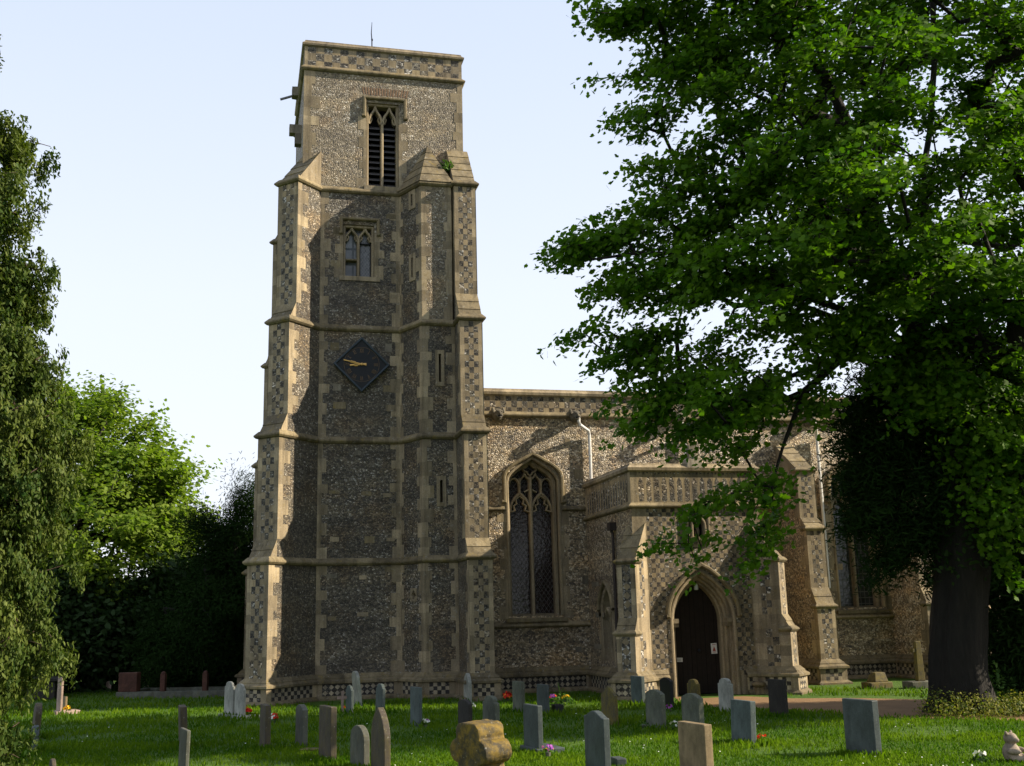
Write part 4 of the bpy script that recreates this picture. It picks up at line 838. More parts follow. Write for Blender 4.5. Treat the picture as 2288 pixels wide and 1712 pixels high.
# teddy bear figure carved in stone
B = onZ(2262, 1701); mb = MB()
def bl(c, r): blob(mb, c, r, 'gs_bear', 14, 10)
gravestone_mat('gs_bear', (.25, .20, .15), .15, (.14, .11, .05), .12)
bl((0, 0, .12), (.125, .12, .145)); bl((.01, -.01, .315), (.098, .09, .085)); bl((.09, -.035, .295), (.045, .045, .038))
for s in (-1, 1): bl((-.01+s*.015, -.01+s*.078, .39), (.025, .032, .034)); bl((.12, s*.085, .05), (.12, .05, .052)); bl((.215, s*.095, .075), (.035, .045, .06)); bl((.07, s*.125, .15), (.10, .042, .045))
o = fuse(mb.build('bear_figure', smooth=True), .012); o.location = (B.x, B.y, 0); o.rotation_euler.z = math.radians(-50); tag(o, 'small stone teddy bear figure sitting on the grass at the bottom right', 'bear figure')

# ------------------------------------------------------------------ flowers
def leafpoly(name, C, size, nrm, mat, shape, parent=None, along=None, curl=.12, rnd=None, loc=None):
    """one mesh of many leaf-sized faces. C centres (N,3), size (N,), nrm (N,3) face normals, along: preferred long axis"""
    C = np.asarray(C, float); N = len(C); size = np.broadcast_to(np.asarray(size, float), (N,)); nrm = nrm/np.linalg.norm(nrm, axis=1, keepdims=True)
    a = RNG.normal(size=(N, 3)) if along is None else along; T = a-nrm*(a*nrm).sum(1, keepdims=True); T /= np.linalg.norm(T, axis=1, keepdims=True)+1e-9
    Bn = np.cross(nrm, T); S = np.array(shape, float); k = len(S)
    V = C[:, None, :]+size[:, None, None]*(S[None, :, 1, None]*T[:, None, :]+S[None, :, 0, None]*Bn[:, None, :]-curl*np.abs(S[None, :, 0, None])*nrm[:, None, :])
    if loc is not None: V = V-np.array(loc)
    me = bpy.data.meshes.new(name); me.vertices.add(N*k); me.vertices.foreach_set('co', V.astype(np.float32).ravel()); me.loops.add(N*k); me.polygons.add(N)
    me.loops.foreach_set('vertex_index', np.arange(N*k, dtype=np.int32)); me.polygons.foreach_set('loop_start', np.arange(0, N*k, k, dtype=np.int32))
    at = me.attributes.new('rnd', 'FLOAT', 'FACE'); at.data.foreach_set('value', (RNG.random(N) if rnd is None else rnd).astype(np.float32))
    me.materials.append(M[mat]); me.update(calc_edges=True); o = bpy.data.objects.new(name, me); COL.objects.link(o)
    if parent: o.parent = parent
    return o
OVAL = [(0, -.5), (.22, -.25), (.26, .1), (0, .5), (-.26, .1), (-.22, -.25)]
ROUND = [(math.cos(k*math.pi/3)*.5, math.sin(k*math.pi/3)*.5) for k in range(6)]
MAPLE = [(0, -.5), (.3, -.30), (.54, .0), (.27, .08), (.32, .38), (0, .62), (-.32, .38), (-.27, .08), (-.54, 0), (-.3, -.30)]
NEEDLE = [(0, -.5), (.09, -.1), (.07, .3), (0, .5), (-.07, .3), (-.09, -.1)]
def posy(px, py, r, col, label, z=0.0, white=False, n=26, green=24):
    B = onZ(px, py, z); root = empty('flower_bunch', (B.x, B.y, z)); tag(root, label, 'flowers')
    c = np.array([0, 0, r*.9]); d = RNG.normal(size=(n, 3)); d[:, 2] = np.abs(d[:, 2])*.9; d /= np.linalg.norm(d, axis=1, keepdims=True)
    leafpoly('petals', c+d*r*(.75+.35*RNG.random((n, 1))), r*.55, d+RNG.normal(size=(n, 3))*.3, col, ROUND, root)
    if white: m = max(4, n//3); e = RNG.normal(size=(m, 3)); e[:, 2] = np.abs(e[:, 2]); e /= np.linalg.norm(e, axis=1, keepdims=True); leafpoly('petals', c+e*r, r*.5, e, white, ROUND, root)
    g = RNG.normal(size=(green, 3)); g[:, 2] = np.abs(g[:, 2])*.5; g /= np.linalg.norm(g, axis=1, keepdims=True)
    if green: leafpoly('leaves', g*r*np.array([1, 1, .9])+[0, 0, r*.25], r*.8, g+RNG.normal(size=(green, 3))*.5, 'leaf_ivy', OVAL, root)
    mb = MB(); tube(mb, [(0, 0, -.01), (0, 0, r*.5)], [r*.4, r*.5], 'gs_grey', 8); mb.build('pot', root)
posy(149, 1593, .10, 'petal_yellow', 'yellow flowers at the foot of the sunlit pinkish headstone', .0)
posy(551, 1603, .13, 'petal_red', 'red flowers right of the white headstone pair', 0)
posy(610, 1615, .11, 'petal_red', 'red and white posy beside the brown headstone near the tower corner', 0, 'petal_white')
posy(770, 1588, .06, 'petal_red', 'tiny red posy beside the small pale wooden cross', .0, n=12, green=8)
posy(951, 1625, .09, 'petal_white', 'white flowers and ornament at the foot of the plain blue grey headstone', 0, 'petal_purple', 14, 12)
posy(1055, 1588, .10, 'petal_white', 'white posy behind the dark mossy headstone', .0, n=14, green=10)
posy(1135, 1568, .13, 'petal_red', 'bright red and orange flowers left of the pale green grey headstone', 0, 'petal_orange', 34)
posy(1236, 1568, .1, 'petal_purple', 'dark purple flowers against the nave plinth', .12, 'petal_red', 14, 30)
posy(1264, 1568, .1, 'petal_yellow', 'yellow flowers against the nave plinth', .12, None, 12, 34)
posy(1225, 1688, .09, 'petal_purple', 'purple and yellow flowers on the base slab of the polished headstone', .1, 'petal_yellow', 14, 10)
posy(1496, 1590, .09, 'petal_purple', 'dark pink flowers beside the black polished headstone', 0, None, 14, 14)
posy(1506, 1632, .10, 'petal_white', 'pale green and white plant beside the green grey headstone', 0, None, 8, 40)
posy(1703, 1664, .09, 'petal_red', 'dark red flowers at the foot of the light blue grey leaning headstone', 0, None, 12, 20)
posy(2192, 1704, .10, 'petal_white', 'small white flowers on the grass left of the stone bear', 0, None, 10, 34)
# leafy plant by the wall and young plants
for px, py, r, n, lab in ((1250, 1574, .34, 150, 'bushy green plants at the foot of the nave wall'), (1462, 1624, .22, 90, 'green plants growing before the green grey headstone')):
    B = onZ(px, py); d = RNG.normal(size=(n, 3)); d[:, 2] = np.abs(d[:, 2]); d /= np.linalg.norm(d, axis=1, keepdims=True)
    o = leafpoly('low_plant', d*RNG.random((n, 1))**.4*np.array([r*1.5, r*.8, r*.8]), .11, d+RNG.normal(size=(n, 3))*.5, 'leaf_ivy', OVAL); o.location = B; tag(o, lab, 'plant')
B = onZ(1250, 1572); mb = MB(); tube(mb, [(0, 0, 0), (.02, 0, .25), (-.02, 0, .5)], .012, 'leaf_ivy', 5); tube(mb, [(.02, 0, .25), (.12, 0, .36), (.15, 0, .28)], .01, 'leaf_ivy', 5); o = mb.build('seedling'); o.location = (B.x, B.y, 0); tag(o, 'single upright green shoot in front of the nave plinth', 'plant')

# ------------------------------------------------------------------ grass and daisies
N = 140000; px = RNG.uniform(-250, 2550, N); py = 1538+(1760-1538)*RNG.random(N)**.85
def rays(px, py): return np.array(cF)[None]+np.array(cR)[None]*((px-1144)/FPX)[:, None]-np.array(cU)[None]*((py-856)/FPX)[:, None]
rr = rays(px, py); t = -EYE/rr[:, 2]; P = rr*t[:, None]; P[:, 2] = 0
ok = (t > 0) & (P[:, 1] < np.where(P[:, 0] < .3, 41, 31.2)) & ~((P[:, 0] > 9.9) & (P[:, 0] < 14.6) & (P[:, 1] > 27.2)) & ~((P[:, 0] > 6) & (P[:, 0] < 7) & (P[:, 1] > 29.4))
gp = (py > 1556+np.maximum(0, px-2000)*.07) & (px > 1540) & (py < 1579+(px-1580)*.046)
P = P[ok & ~gp]
worn = np.sin(P[:, 0]*1.05+1.7*np.sin(P[:, 1]*.55+1))*np.sin(P[:, 1]*1.25+1.1*np.sin(P[:, 0]*.7)); P = P[(worn < .62) | (RNG.random(len(P)) < .3)]
pat = .5+.25*np.sin(P[:, 0]*1.7+.8*np.sin(P[:, 1]*1.1))+.25*np.sin(P[:, 1]*2.3+1.2*np.sin(P[:, 0]*.9+2)); D = np.linalg.norm(P, axis=1); n = len(P)
GB = np.array([(o.location.x, o.location.y) for o in sc.objects if o.get('category') in ('gravestone', 'stone cross', 'stone stump')]); near = np.min(np.hypot(P[:, None, 0]-GB[None, :, 0], P[:, None, 1]-GB[None, :, 1]), axis=1)
L = (.03+.04*RNG.random(n)+.025*pat)*np.clip(D/20, .8, 1.5)*(1+.9*np.exp(-(near/.45)**2)); up = np.stack([RNG.normal(0, .35, n), RNG.normal(0, .35, n), np.ones(n)], 1); P[:, 2] = L*.4
side = RNG.normal(size=(n, 3)); side[:, 2] = 0; nn = np.cross(up, side)
BL = [(.14, -.5), (.10, .1), (0, .5), (-.10, .1), (-.14, -.5)]
o = leafpoly('grass', P, L, nn, 'grass_blade', BL, along=up, rnd=np.clip(pat*.55+RNG.random(n)*.6-.1, 0, 1)); tag(o, kind='stuff')
px = RNG.uniform(-100, 2400, 1500); py = RNG.uniform(1560, 1735, 1500); rr = rays(px, py); t = -EYE/rr[:, 2]; P = rr*t[:, None]
cl = np.sin(P[:, 0]*1.3+2)*np.sin(P[:, 1]*.9+1)+RNG.normal(0, .5, 1500); ok = (cl > 1.0) & (P[:, 1] < 30.6) & ~((px > 1540) & (py < 1610)); P = P[ok]; P[:, 2] = .06
o = leafpoly('daisies', P, .026, RNG.normal(size=(len(P), 3))*.25+[0, -.2, 1], 'petal_white', ROUND); tag(o, kind='stuff')
# ------------------------------------------------------------------ trees
def inpoly(x, y, poly):
    c = np.zeros(len(x), bool); j = len(poly)-1
    for i in range(len(poly)):
        (xi, yi), (xj, yj) = poly[i], poly[j]; m = ((yi > y) != (yj > y)) & (x < (xj-xi)*(y-yi)/(yj-yi+1e-9)+xi); c ^= m; j = i
    return c
def edgedist(x, y, poly):
    d = np.full(len(x), 1e9)
    for i in range(len(poly)):
        a, b = np.array(poly[i-1], float), np.array(poly[i], float); ab = b-a; t = np.clip(((x-a[0])*ab[0]+(y-a[1])*ab[1])/(ab@ab+1e-9), 0, 1)
        d = np.minimum(d, np.hypot(x-a[0]-t*ab[0], y-a[1]-t*ab[1]))
    return d
def sprays(poly, n, Yc, ppm, hmin, hmax, gaps=(), shell=.5, ycurve=None):
    """points filling a crown whose outline seen from the south-west is poly; depth grows with distance from the outline"""
    xs, ys = [p[0] for p in poly], [p[1] for p in poly]; X, Y_ = [], []
    while len(X) < n:
        x = RNG.uniform(min(xs), max(xs), 4*n); y = RNG.uniform(min(ys), max(ys), 4*n); k = inpoly(x, y, poly)
        for gx, gy, rx, ry, p in gaps: k &= ~((((x-gx)/rx)**2+((y-gy)/ry)**2 < 1) & (RNG.random(4*n) < p))
        X += list(x[k]); Y_ += list(y[k])
    x, y = np.array(X[:n]), np.array(Y_[:n]); d = edgedist(x, y, poly); h = np.clip(hmin+d/ppm*.9, hmin, hmax)
    s = RNG.uniform(-1, 1, n); s = np.sign(s)*np.abs(s)**shell; Yd = Yc+h*s
    if ycurve: Yd = Yd+ycurve(x, y)
    r = rays(x, y); P = r*(Yd/r[:, 1])[:, None]; P[:, 2] += EYE
    return P
def clumps(C, k, jx, jz, axis=None, along=0.0, droop=0.0):
    P = C[:, None]+RNG.normal(size=(len(C), k, 3))*np.array([jx, jx, jz])
    if axis is not None:
        o = C-np.array(axis); o[:, 2] = 0; o /= np.linalg.norm(o, axis=1, keepdims=True)+1e-9; t = np.clip(RNG.normal(size=(len(C), k, 1)), -1.8, 1.4)*along; P = P+o[:, None]*t; P[..., 2:3] -= t*droop
    return P.reshape(-1, 3)
def bole(trunk, name, mat, root, loc, k=22, flute=.10, roots=5):
    P = [np.array(t[:3], float) for t in trunk]; R = [t[3] for t in trunk]; rows = []
    for i in range(len(P)-1):
        p0, p1, p2, p3 = P[max(i-1, 0)], P[i], P[i+1], P[min(i+2, len(P)-1)]; m = max(3, int(np.linalg.norm(p2-p1)/.22))
        for q in range(m+(i == len(P)-2)):
            t = q/m; c = .5*((2*p1)+(-p0+p2)*t+(2*p0-5*p1+4*p2-p3)*t*t+(-p0+3*p1-3*p2+p3)*t**3); rows.append((c, R[i]*(1-t)+R[i+1]*t))
    z0 = P[0][2]; V = []
    for c, r in rows:
        for j in range(k):
            a = 2*math.pi*j/k; h = c[2]-z0; f = 1+flute*math.sin(3*a+h*.5)+flute*.7*math.sin(7*a+1.3-h*.7)+.03*math.sin(13*a+h*2.1)+.02*math.sin(5*a-h*5)+.55*math.exp(-h/.28)*max(0, math.sin(roots*a+.8))**2*.6
            V.append((c[0]-loc[0]+r*f*math.cos(a), c[1]-loc[1]+r*f*math.sin(a), c[2]-loc[2]))
    F = [(i*k+j, i*k+(j+1) % k, (i+1)*k+(j+1) % k, (i+1)*k+j) for i in range(len(rows)-1) for j in range(k)]
    me = bpy.data.meshes.new(name); me.from_pydata(V, [], F); me.polygons.foreach_set('use_smooth', [True]*len(F)); me.materials.append(M[mat]); me.update(); o = bpy.data.objects.new(name, me); COL.objects.link(o); o.parent = root; return o
def wood(nodes, par, rad, name, mat, root, sel, loc):
    I = [i for i in range(len(nodes)) if par[i] >= 0 and sel[i]]; k = 6; A, Bv = nodes[[par[i] for i in I]], nodes[I]; ra = np.array([min(rad[par[i]], rad[i]*2.2) for i in I]); rb = rad[I]
    d = Bv-A; d /= np.linalg.norm(d, axis=1, keepdims=True)+1e-9; ref = np.where(np.abs(d[:, 2:3]) > .9, [[1., 0, 0]], [[0, 0, 1.]]); a = np.cross(d, ref); a /= np.linalg.norm(a, axis=1, keepdims=True); b = np.cross(d, a)
    th = np.arange(k)*2*np.pi/k; ring = np.cos(th)[None, :, None]*a[:, None]+np.sin(th)[None, :, None]*b[:, None]; E = len(I)
    V = np.concatenate([A[:, None]+ring*ra[:, None, None], Bv[:, None]+ring*rb[:, None, None]], 1).reshape(-1, 3)-np.array(loc)
    base = (np.arange(E)*2*k)[:, None]; j = np.arange(k); jn = (j+1) % k
    F = np.stack([base+j, base+jn, base+k+jn, base+k+j], 2).reshape(-1, 4)
    me = bpy.data.meshes.new(name); me.vertices.add(len(V)); me.vertices.foreach_set('co', V.astype(np.float32).ravel()); me.loops.add(F.size); me.polygons.add(len(F))
    me.loops.foreach_set('vertex_index', F.astype(np.int32).ravel()); me.polygons.foreach_set('loop_start', np.arange(0, F.size, 4, dtype=np.int32)); me.polygons.foreach_set('use_smooth', np.ones(len(F), bool))
    me.materials.append(M[mat]); me.update(calc_edges=True); o = bpy.data.objects.new(name, me); COL.objects.link(o); o.parent = root; return o
def tree(name, label, group, trunk, limbs, S, leaf, barkm, shape, nleaf, spread, lsize, twig=.011, up=.8, fork=-1, hang=False, slope_=.0, cat='tree', seg=.7, drop=.12, cropt=True, upfn=None):
    """trunk: [(x,y,z,r)], limbs: lists of xyz; S (N,3) spray centres that grow twigs to the nearest wood"""
    root = empty(name, trunk[0][:3]); tag(root, label, cat, group)
    nodes = [np.array(t[:3], float) for t in trunk]; par = [i-1 for i in range(len(trunk))]; fixed = {i: t[3] for i, t in enumerate(trunk)}; nt_ = len(trunk)
    for lb in limbs:
        p = np.array(lb[0], float); j = int(np.argmin([np.linalg.norm(p-q) for q in nodes])); prev = j
        for a, b in zip([nodes[j]]+[np.array(q, float) for q in lb[:-1]], [np.array(q, float) for q in lb]):
            m = max(1, int(np.linalg.norm(b-a)/.8))
            for i in range(1, m+1): nodes.append(a+(b-a)*i/m+RNG.normal(0, .05, 3)); par.append(prev); prev = len(nodes)-1
    Fk = np.array(trunk[fork][:3], float); dist = np.linalg.norm(S-Fk, axis=1); leafn = []
    for i in np.argsort(dist):
        s = S[i]; Nn = np.array(nodes); dd = np.linalg.norm(Nn-s, axis=1)+1.5*np.maximum(0, np.linalg.norm(Nn-Fk, axis=1)-dist[i]); dd[:max(1, nt_-2)] += 2.0; j = int(np.argmin(dd)); a = nodes[j]; L = np.linalg.norm(s-a); m = max(1, int(L/seg)); prev = j
        ctrl = (a+s)/2+np.array([0, 0, L*drop])+RNG.normal(0, .08*L, 3)
        for q in range(1, m+1):
            t = q/m; nodes.append((1-t)**2*a+2*t*(1-t)*ctrl+t*t*s); par.append(prev); prev = len(nodes)-1
        leafn.append(prev)
    nodes = np.array(nodes); cnt = np.zeros(len(nodes)); cnt[leafn] += 1
    for i in range(len(nodes)-1, 0, -1): cnt[par[i]] += cnt[i]
    rad = twig*np.maximum(cnt, .6)**.5
    for i, r in fixed.items(): rad[i] = r
    for i in range(nt_, len(nodes)): rad[i] = min(rad[i], fixed[nt_-1]*.9)
    bole(trunk, 'trunk', barkm, root, trunk[0][:3]); wood(nodes, par, rad, 'branches', barkm, root, np.arange(len(nodes)) >= nt_, trunk[0][:3])
    n = len(S); out = S-Fk; out[:, 2] *= .35; out /= np.linalg.norm(out, axis=1, keepdims=True)+1e-9; sd_ = np.cross(out, [0, 0, 1.]); sd_ /= np.linalg.norm(sd_, axis=1, keepdims=True)+1e-9
    if not hang:
        a, b, c = np.clip(RNG.normal(0, 1, (3, n, nleaf)), -2, 2); tilt = RNG.normal(0, .35, (n, 1))
        P = S[:, None]+spread[0]*a[..., None]*out[:, None]+spread[1]*b[..., None]*sd_[:, None]; P[..., 2] += spread[2]*c-.22*spread[0]*np.maximum(a, 0)+(tilt*.6-slope_)*a*spread[0]
        nr = RNG.normal(0, .55, (n, nleaf, 3))+out[:, None]*.45; nr[..., 2] += up; al = None
        if shape is NEEDLE: al = (out[:, None]+RNG.normal(0, .55, (n, nleaf, 3))+[0, 0, .35]).reshape(-1, 3)
    else:
        ns = 7; base = S[:, None]+out[:, None]*RNG.uniform(-.2, .2, (n, ns, 1))+sd_[:, None]*RNG.uniform(-.18, .18, (n, ns, 1)); base[..., 2] -= np.abs(RNG.normal(0, .06, (n, ns)))
        ln = RNG.uniform(.12, .5, (n, ns, 1)); tt = RNG.random((n, ns, nleaf//ns)); P = np.repeat(base[:, :, None], nleaf//ns, 2)+RNG.normal(0, .035, (n, ns, nleaf//ns, 3)); P[..., 2] -= tt*ln; P[..., :2] += (out[:, None, None, :2]*tt[..., None]*.08)
        P = P.reshape(n, -1, 3); nr = RNG.normal(0, .6, P.shape)+out[:, None]*.8; al = (RNG.normal(0, .35, P.shape)-[0, 0, 1.]).reshape(-1, 3)
    P = P.reshape(-1, 3); nr = nr.reshape(-1, 3); P[:, 2] = np.maximum(P[:, 2], .05)
    tone = np.clip(np.repeat(RNG.random(n), len(P)//n)*.55+RNG.random(len(P))*.45, 0, 1)
    o = leafpoly('crown', P, RNG.uniform(*lsize, len(P)), nr, leaf, shape, root, along=al, rnd=tone, loc=trunk[0][:3])
    return root
def pxl(pts): return [tuple(onY(x, y, Y)) for x, y, Y in pts]

# the great sycamore on the right
SYC = [(1345, -420), (1335, -20), (1328, 42), (1390, 66), (1455, 66), (1385, 95), (1340, 131), (1323, 178), (1332, 207), (1348, 235), (1352, 290), (1411, 312), (1480, 280), (1492, 295), (1445, 330), (1407, 360), (1380, 387), (1411, 415), (1441, 436), (1386, 461), (1314, 474), (1272, 500), (1249, 554), (1230, 609), (1268, 617), (1301, 607), (1300, 634), (1335, 670), (1340, 692), (1289, 713), (1251, 738), (1263, 768), (1282, 806), (1340, 788), (1361, 806), (1356, 840), (1333, 867), (1344, 908), (1369, 963), (1403, 1020), (1440, 1005), (1505, 988), (1515, 1026), (1564, 1034), (1580, 1060), (1545, 1113), (1568, 1141), (1522, 1205), (1507, 1250), (1540, 1250), (1595, 1273), (1630, 1310), (1668, 1304), (1700, 1276), (1736, 1270), (1800, 1236), (1800, 1180), (1811, 1132), (1780, 1080), (1790, 1000), (1800, 930), (1890, 850), (1970, 840), (2050, 900), (2120, 1000), (2180, 1130), (2250, 1250), (2420, 1250), (2600, 1100), (2750, 800), (2800, 300), (2600, -420)]
T0 = onZ(2160, 1592)
def gx(x, y, Y): return tuple(onY(x, y, Y))
tr_ = [(T0.x, T0.y, -.1, .70), (T0.x-.02, T0.y, .35, .62), (T0.x-.03, T0.y, 1.2, .57), (*gx(2150, 1200, 20.8), .55), (*gx(2125, 1000, 20.8), .52), (*gx(2085, 820, 20.8), .5)]
LMB = [pxl(q) for q in (
    [(2050, 750, 20.8), (1960, 500, 20.6), (1880, 280, 20.3), (1820, 60, 20), (1790, -200, 20)],
    [(2060, 740, 21), (1990, 450, 21.6), (1930, 200, 22), (1900, -100, 22.5)],
    [(2075, 720, 20.9), (2060, 450, 20.9), (2090, 150, 21), (2060, -250, 21)],
    [(2090, 700, 20.7), (2150, 450, 20), (2250, 200, 19.2), (2380, -50, 18.5)],
    [(2060, 790, 20.7), (1900, 700, 20.3), (1700, 630, 19.8), (1500, 560, 19.5), (1330, 590, 19.3)],
    [(2060, 820, 20.9), (1900, 720, 21.2), (1740, 680, 21.5), (1645, 690, 21.6), (1590, 790, 21.6), (1520, 860, 21.5), (1440, 890, 21.5)],
    [(2060, 840, 20.6), (1880, 790, 20.2), (1790, 880, 20), (1750, 1000, 19.9), (1725, 1090, 19.8), (1650, 1190, 19.8)],
    [(1880, 280, 20.3), (1650, 200, 19.8), (1450, 170, 19.5)],
    [(1960, 500, 20.6), (1750, 400, 20.2), (1550, 350, 20), (1420, 390, 20)],
    [(2090, 800, 20.8), (2230, 700, 21), (2400, 600, 21)], [(2110, 950, 20.7), (2200, 900, 19.6), (2288, 850, 19)], [(2060, 500, 20.9), (2250, 560, 22), (2450, 420, 22.5)])]
GAPS = [(1590, 715, 95, 46, .96), (1700, 775, 95, 62, .9), (1790, 850, 80, 60, .9), (1860, 600, 30, 25, .8), (2200, 420, 30, 18, .8), (1850, 690, 40, 20, .8), (1500, 840, 90, 60, .55), (1650, 1130, 190, 190, .5), (1755, 1010, 45, 90, .8), (1420, 960, 90, 60, .3)]
SYC = [(x+(48 if x < 1480 and y < 1000 else 18 if y > 1000 and x < 1640 else -40 if y > 960 and 1690 < x < 1830 else 0), y-(22 if y > 1000 and x < 1830 else 0)) for x, y in SYC]
S = clumps(sprays(SYC, 820, 20.0, 103, .4, 4.4, GAPS, .65), 5, .22, .13, T0, .34, .34)
tree('sycamore', 'huge spreading sycamore whose leafy boughs overhang the porch on the right', None, tr_, LMB, S, 'leaf_sycamore', 'bark', MAPLE, 50, (.28, .24, .09), (.08, .155), .007, slope_=.34)
# dark yew behind its trunk
YW = [(1990, 800), (1925, 850), (1900, 900), (1882, 960), (1905, 1020), (1885, 1060), (1912, 1120), (1900, 1165), (1960, 1205), (1965, 1290), (2050, 1240), (2130, 1330), (2215, 1330), (2205, 1560), (2560, 1560), (2600, 900), (2300, 760), (2100, 760)]
B = onZ(2330, 1560)
S = sprays(YW, 1400, 21.7, 98, .35, 1.3, (), .7)
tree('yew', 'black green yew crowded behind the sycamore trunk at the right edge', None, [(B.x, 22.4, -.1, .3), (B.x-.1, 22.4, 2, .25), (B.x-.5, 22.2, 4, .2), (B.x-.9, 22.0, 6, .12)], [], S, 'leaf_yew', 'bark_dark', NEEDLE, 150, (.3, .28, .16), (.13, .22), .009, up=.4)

FROND = [(0, -.5), (.17, -.3), (.2, .0), (.12, .3), (0, .5), (-.12, .3), (-.2, .0), (-.17, -.3)]
# weeping conifer at the left edge
CON = [(-260, -260), (-90, -40), (14, 165), (22, 230), (42, 300), (70, 312), (108, 340), (96, 380), (72, 405), (58, 440), (44, 470), (52, 520), (58, 560), (78, 600), (95, 640), (128, 675), (95, 705), (84, 750), (108, 795), (170, 830), (150, 865), (150, 900), (162, 950), (172, 1000), (122, 1040), (104, 1110), (82, 1190), (98, 1280), (84, 1330), (118, 1380), (122, 1425), (82, 1480), (52, 1530), (18, 1570), (36, 1650), (60, 1740), (-500, 1760), (-520, 500)]
CON = [(x-72 if x > 0 and y > 1240 else x-44 if x > 90 else x-16 if x > 0 else x-10, y) for x, y in CON]
c0 = onY(-220, 900, 16.0)
S = clumps(sprays(CON, 300, 16.0, 152, .2, 1.9, (), .6), 13, .2, .09, (c0.x, 16, 0), .18, .5)
tree('weeping_conifer', 'tall weeping conifer with yellowish drooping sprays at the left edge', None, [(c0.x, 16, -.1, .35), (c0.x, 16, 3, .28), (c0.x, 16, 6, .2), (c0.x, 16, 9, .12), (c0.x, 16, 12, .05)], [], S, 'leaf_cypress', 'bark_red', FROND, 238, (.3, .3, .3), (.045, .09), .005, hang=True, drop=.2, fork=1)

# background trees at the left
MAP = [(95, 880), (160, 872), (205, 866), (240, 885), (272, 884), (300, 925), (345, 955), (350, 985), (395, 990), (412, 1030), (408, 1060), (425, 1075), (432, 1130), (440, 1200), (438, 1260), (400, 1290), (430, 1380), (330, 1440), (160, 1450), (60, 1400), (-40, 1200), (-20, 1000)]
B = onZ(255, 1518); g = lambda x, y, Y: tuple(onY(x, y, Y))
S = clumps(sprays(MAP, 240, 45, 54, .8, 4.2, [(240, 1180, 60, 40, .5), (300, 1050, 30, 20, .6), (330, 1280, 50, 40, .55), (130, 1180, 40, 40, .5)], .6), 5, .34, .22)
tree('maple_tree', 'broad bright green maple lit by the sun beyond the lawn left of the tower', None, [(B.x, 45, -.1, .5), (B.x, 45, 1.5, .4), (B.x, 45, 3.2, .34)], [[g(200, 1250, 45), g(150, 1050, 45)], [g(260, 1200, 45.3), g(270, 980, 45)], [g(310, 1250, 44.6), g(380, 1120, 44.5)]], S, 'leaf_maple', 'bark_dark', MAPLE, 62, (.4, .38, .18), (.12, .19), .012)
YL = [(x, y+38 if y < 1300 else y) for x, y in [(478, 1052), (530, 1095), (505, 1062), (555, 1050), (575, 1100), (600, 1540), (330, 1540), (340, 1400), (400, 1290), (455, 1210), (415, 1150), (470, 1170), (452, 1090), (500, 1130)]]
B = onZ(500, 1548)
S = clumps(sprays(YL, 110, 40, 60, .3, 2.0, (), .7), 4, .3, .22)
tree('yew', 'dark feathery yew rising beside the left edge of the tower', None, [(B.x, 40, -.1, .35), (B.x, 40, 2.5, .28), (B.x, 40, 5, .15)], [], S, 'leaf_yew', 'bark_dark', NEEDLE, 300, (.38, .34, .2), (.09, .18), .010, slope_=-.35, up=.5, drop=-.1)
DK = [(70, 1290), (180, 1270), (260, 1330), (330, 1275), (430, 1250), (520, 1260), (560, 1540), (420, 1525), (300, 1490), (180, 1500), (60, 1525), (-80, 1520), (-80, 1260)]  # dark-leaved fill added in front, standing in for shade on the maple's lower part
B = onZ(105, 1535)
S = sprays(DK, 520, 42.6, 56, .6, 2.2, [(330, 1290, 50, 60, .75), (400, 1440, 50, 30, .5)], .7)
tree('dark_fill_tree', 'low dark foliage added before the bright maple as its shaded lower part', None, [(B.x, 42.6, -.1, .42), (B.x, 42.6, 2, .36), (B.x+1, 42.6, 4, .3)], [], S, 'leaf_dark', 'bark_dark', OVAL, 100, (.6, .55, .3), (.18, .3), .016)
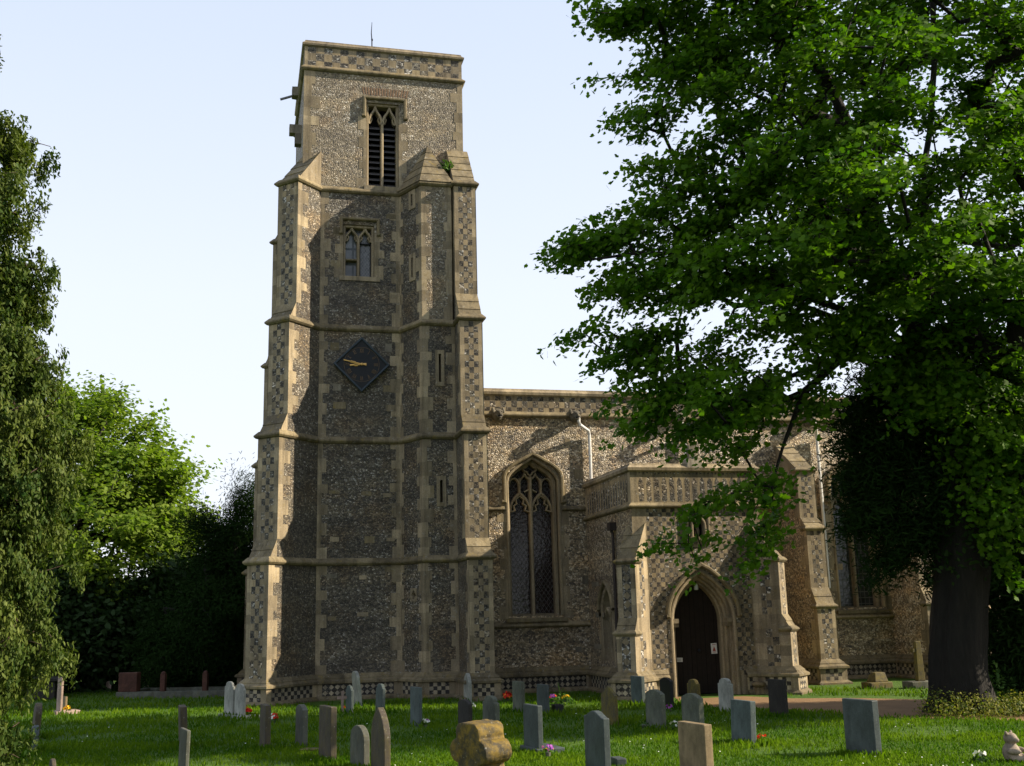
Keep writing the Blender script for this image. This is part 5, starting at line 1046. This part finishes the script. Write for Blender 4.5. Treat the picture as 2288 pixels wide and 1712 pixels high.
def bush(name, label, cat, A, B_, h, depth, n, size, mat, bumps=6):
    A, B_ = np.array(A, float), np.array(B_, float); L = np.linalg.norm(B_-A); e = (B_-A)/L; f = np.array([-e[1], e[0], 0]); u = RNG.random(n)*L; v = RNG.normal(size=(n, 3)); v /= np.linalg.norm(v, axis=1, keepdims=True); v[:, 2] = np.abs(v[:, 2])
    hh = h*(.75+.25*np.sin(u*bumps/L*3.1+1.3)*np.cos(u*2.7)); r = RNG.random(n)**.35
    P = A+e*u[:, None]+f*(v[:, 1]*r*depth)[:, None]+e*(v[:, 0]*r*depth*.5)[:, None]; P[:, 2] = v[:, 2]*r*hh+.02
    o = leafpoly(name, P-A, size*RNG.uniform(.7, 1.3, n), v+RNG.normal(0, .5, (n, 3)), mat, OVAL); o.location = A; return tag(o, label, cat)
bush('hedge', 'long rough hedge closing the churchyard beyond the trees at far left', 'hedge', (-16, 53, 0), (3, 52, 0), 2.3, 1.2, 9000, .24, 'leaf_hedge', 9)
bush('shrub', 'sunlit yellow green ground shrub spreading at the foot of the sycamore', 'shrub', onZ(2095, 1600), onZ(2420, 1592),   .6, .95, 7000, .055, 'leaf_shrub', 5)
bush('ivy_shrub', 'green ivy clump growing up the right side of the sycamore trunk', 'ivy', onZ(2215, 1590), onZ(2262, 1585), 1.3, .3, 420, .1, 'leaf_ivy', 2)
n = 1500; zz = 2.6+5.2*RNG.random(n)**.8; aa = RNG.uniform(0, 2*math.pi, n); cx = np.interp(zz, [t[2] for t in tr_], [t[0] for t in tr_]); cy = np.interp(zz, [t[2] for t in tr_], [t[1] for t in tr_]); nv = np.stack([np.cos(aa), np.sin(aa), np.zeros(n)], 1)
P = np.stack([cx, cy, zz], 1)+nv*(.6+.28*RNG.random((n, 1))); o = leafpoly('ivy', P-np.array([T0.x, T0.y, 0]), RNG.uniform(.08, .15, n), nv+RNG.normal(0, .5, (n, 3)), 'leaf_dark', OVAL); o.location = (T0.x, T0.y, 0); tag(o, 'dark ivy sleeve wrapped around the upper trunk of the sycamore', 'ivy')
B = Vector((6.03, 31.98, 16.0)); n = 150; d = RNG.normal(size=(n, 3)); d[:, 2] = np.abs(d[:, 2]); d /= np.linalg.norm(d, axis=1, keepdims=True)
o = leafpoly('wall_plant', d*RNG.random((n, 1))**.5*np.array([.26, .25, .42]), .12, d+RNG.normal(0, .5, (n, 3)), 'leaf_ivy', OVAL, along=d+[0, 0, .6]); o.location = B; tag(o, 'small green plant rooted between the turret roof and the buttress', 'plant')
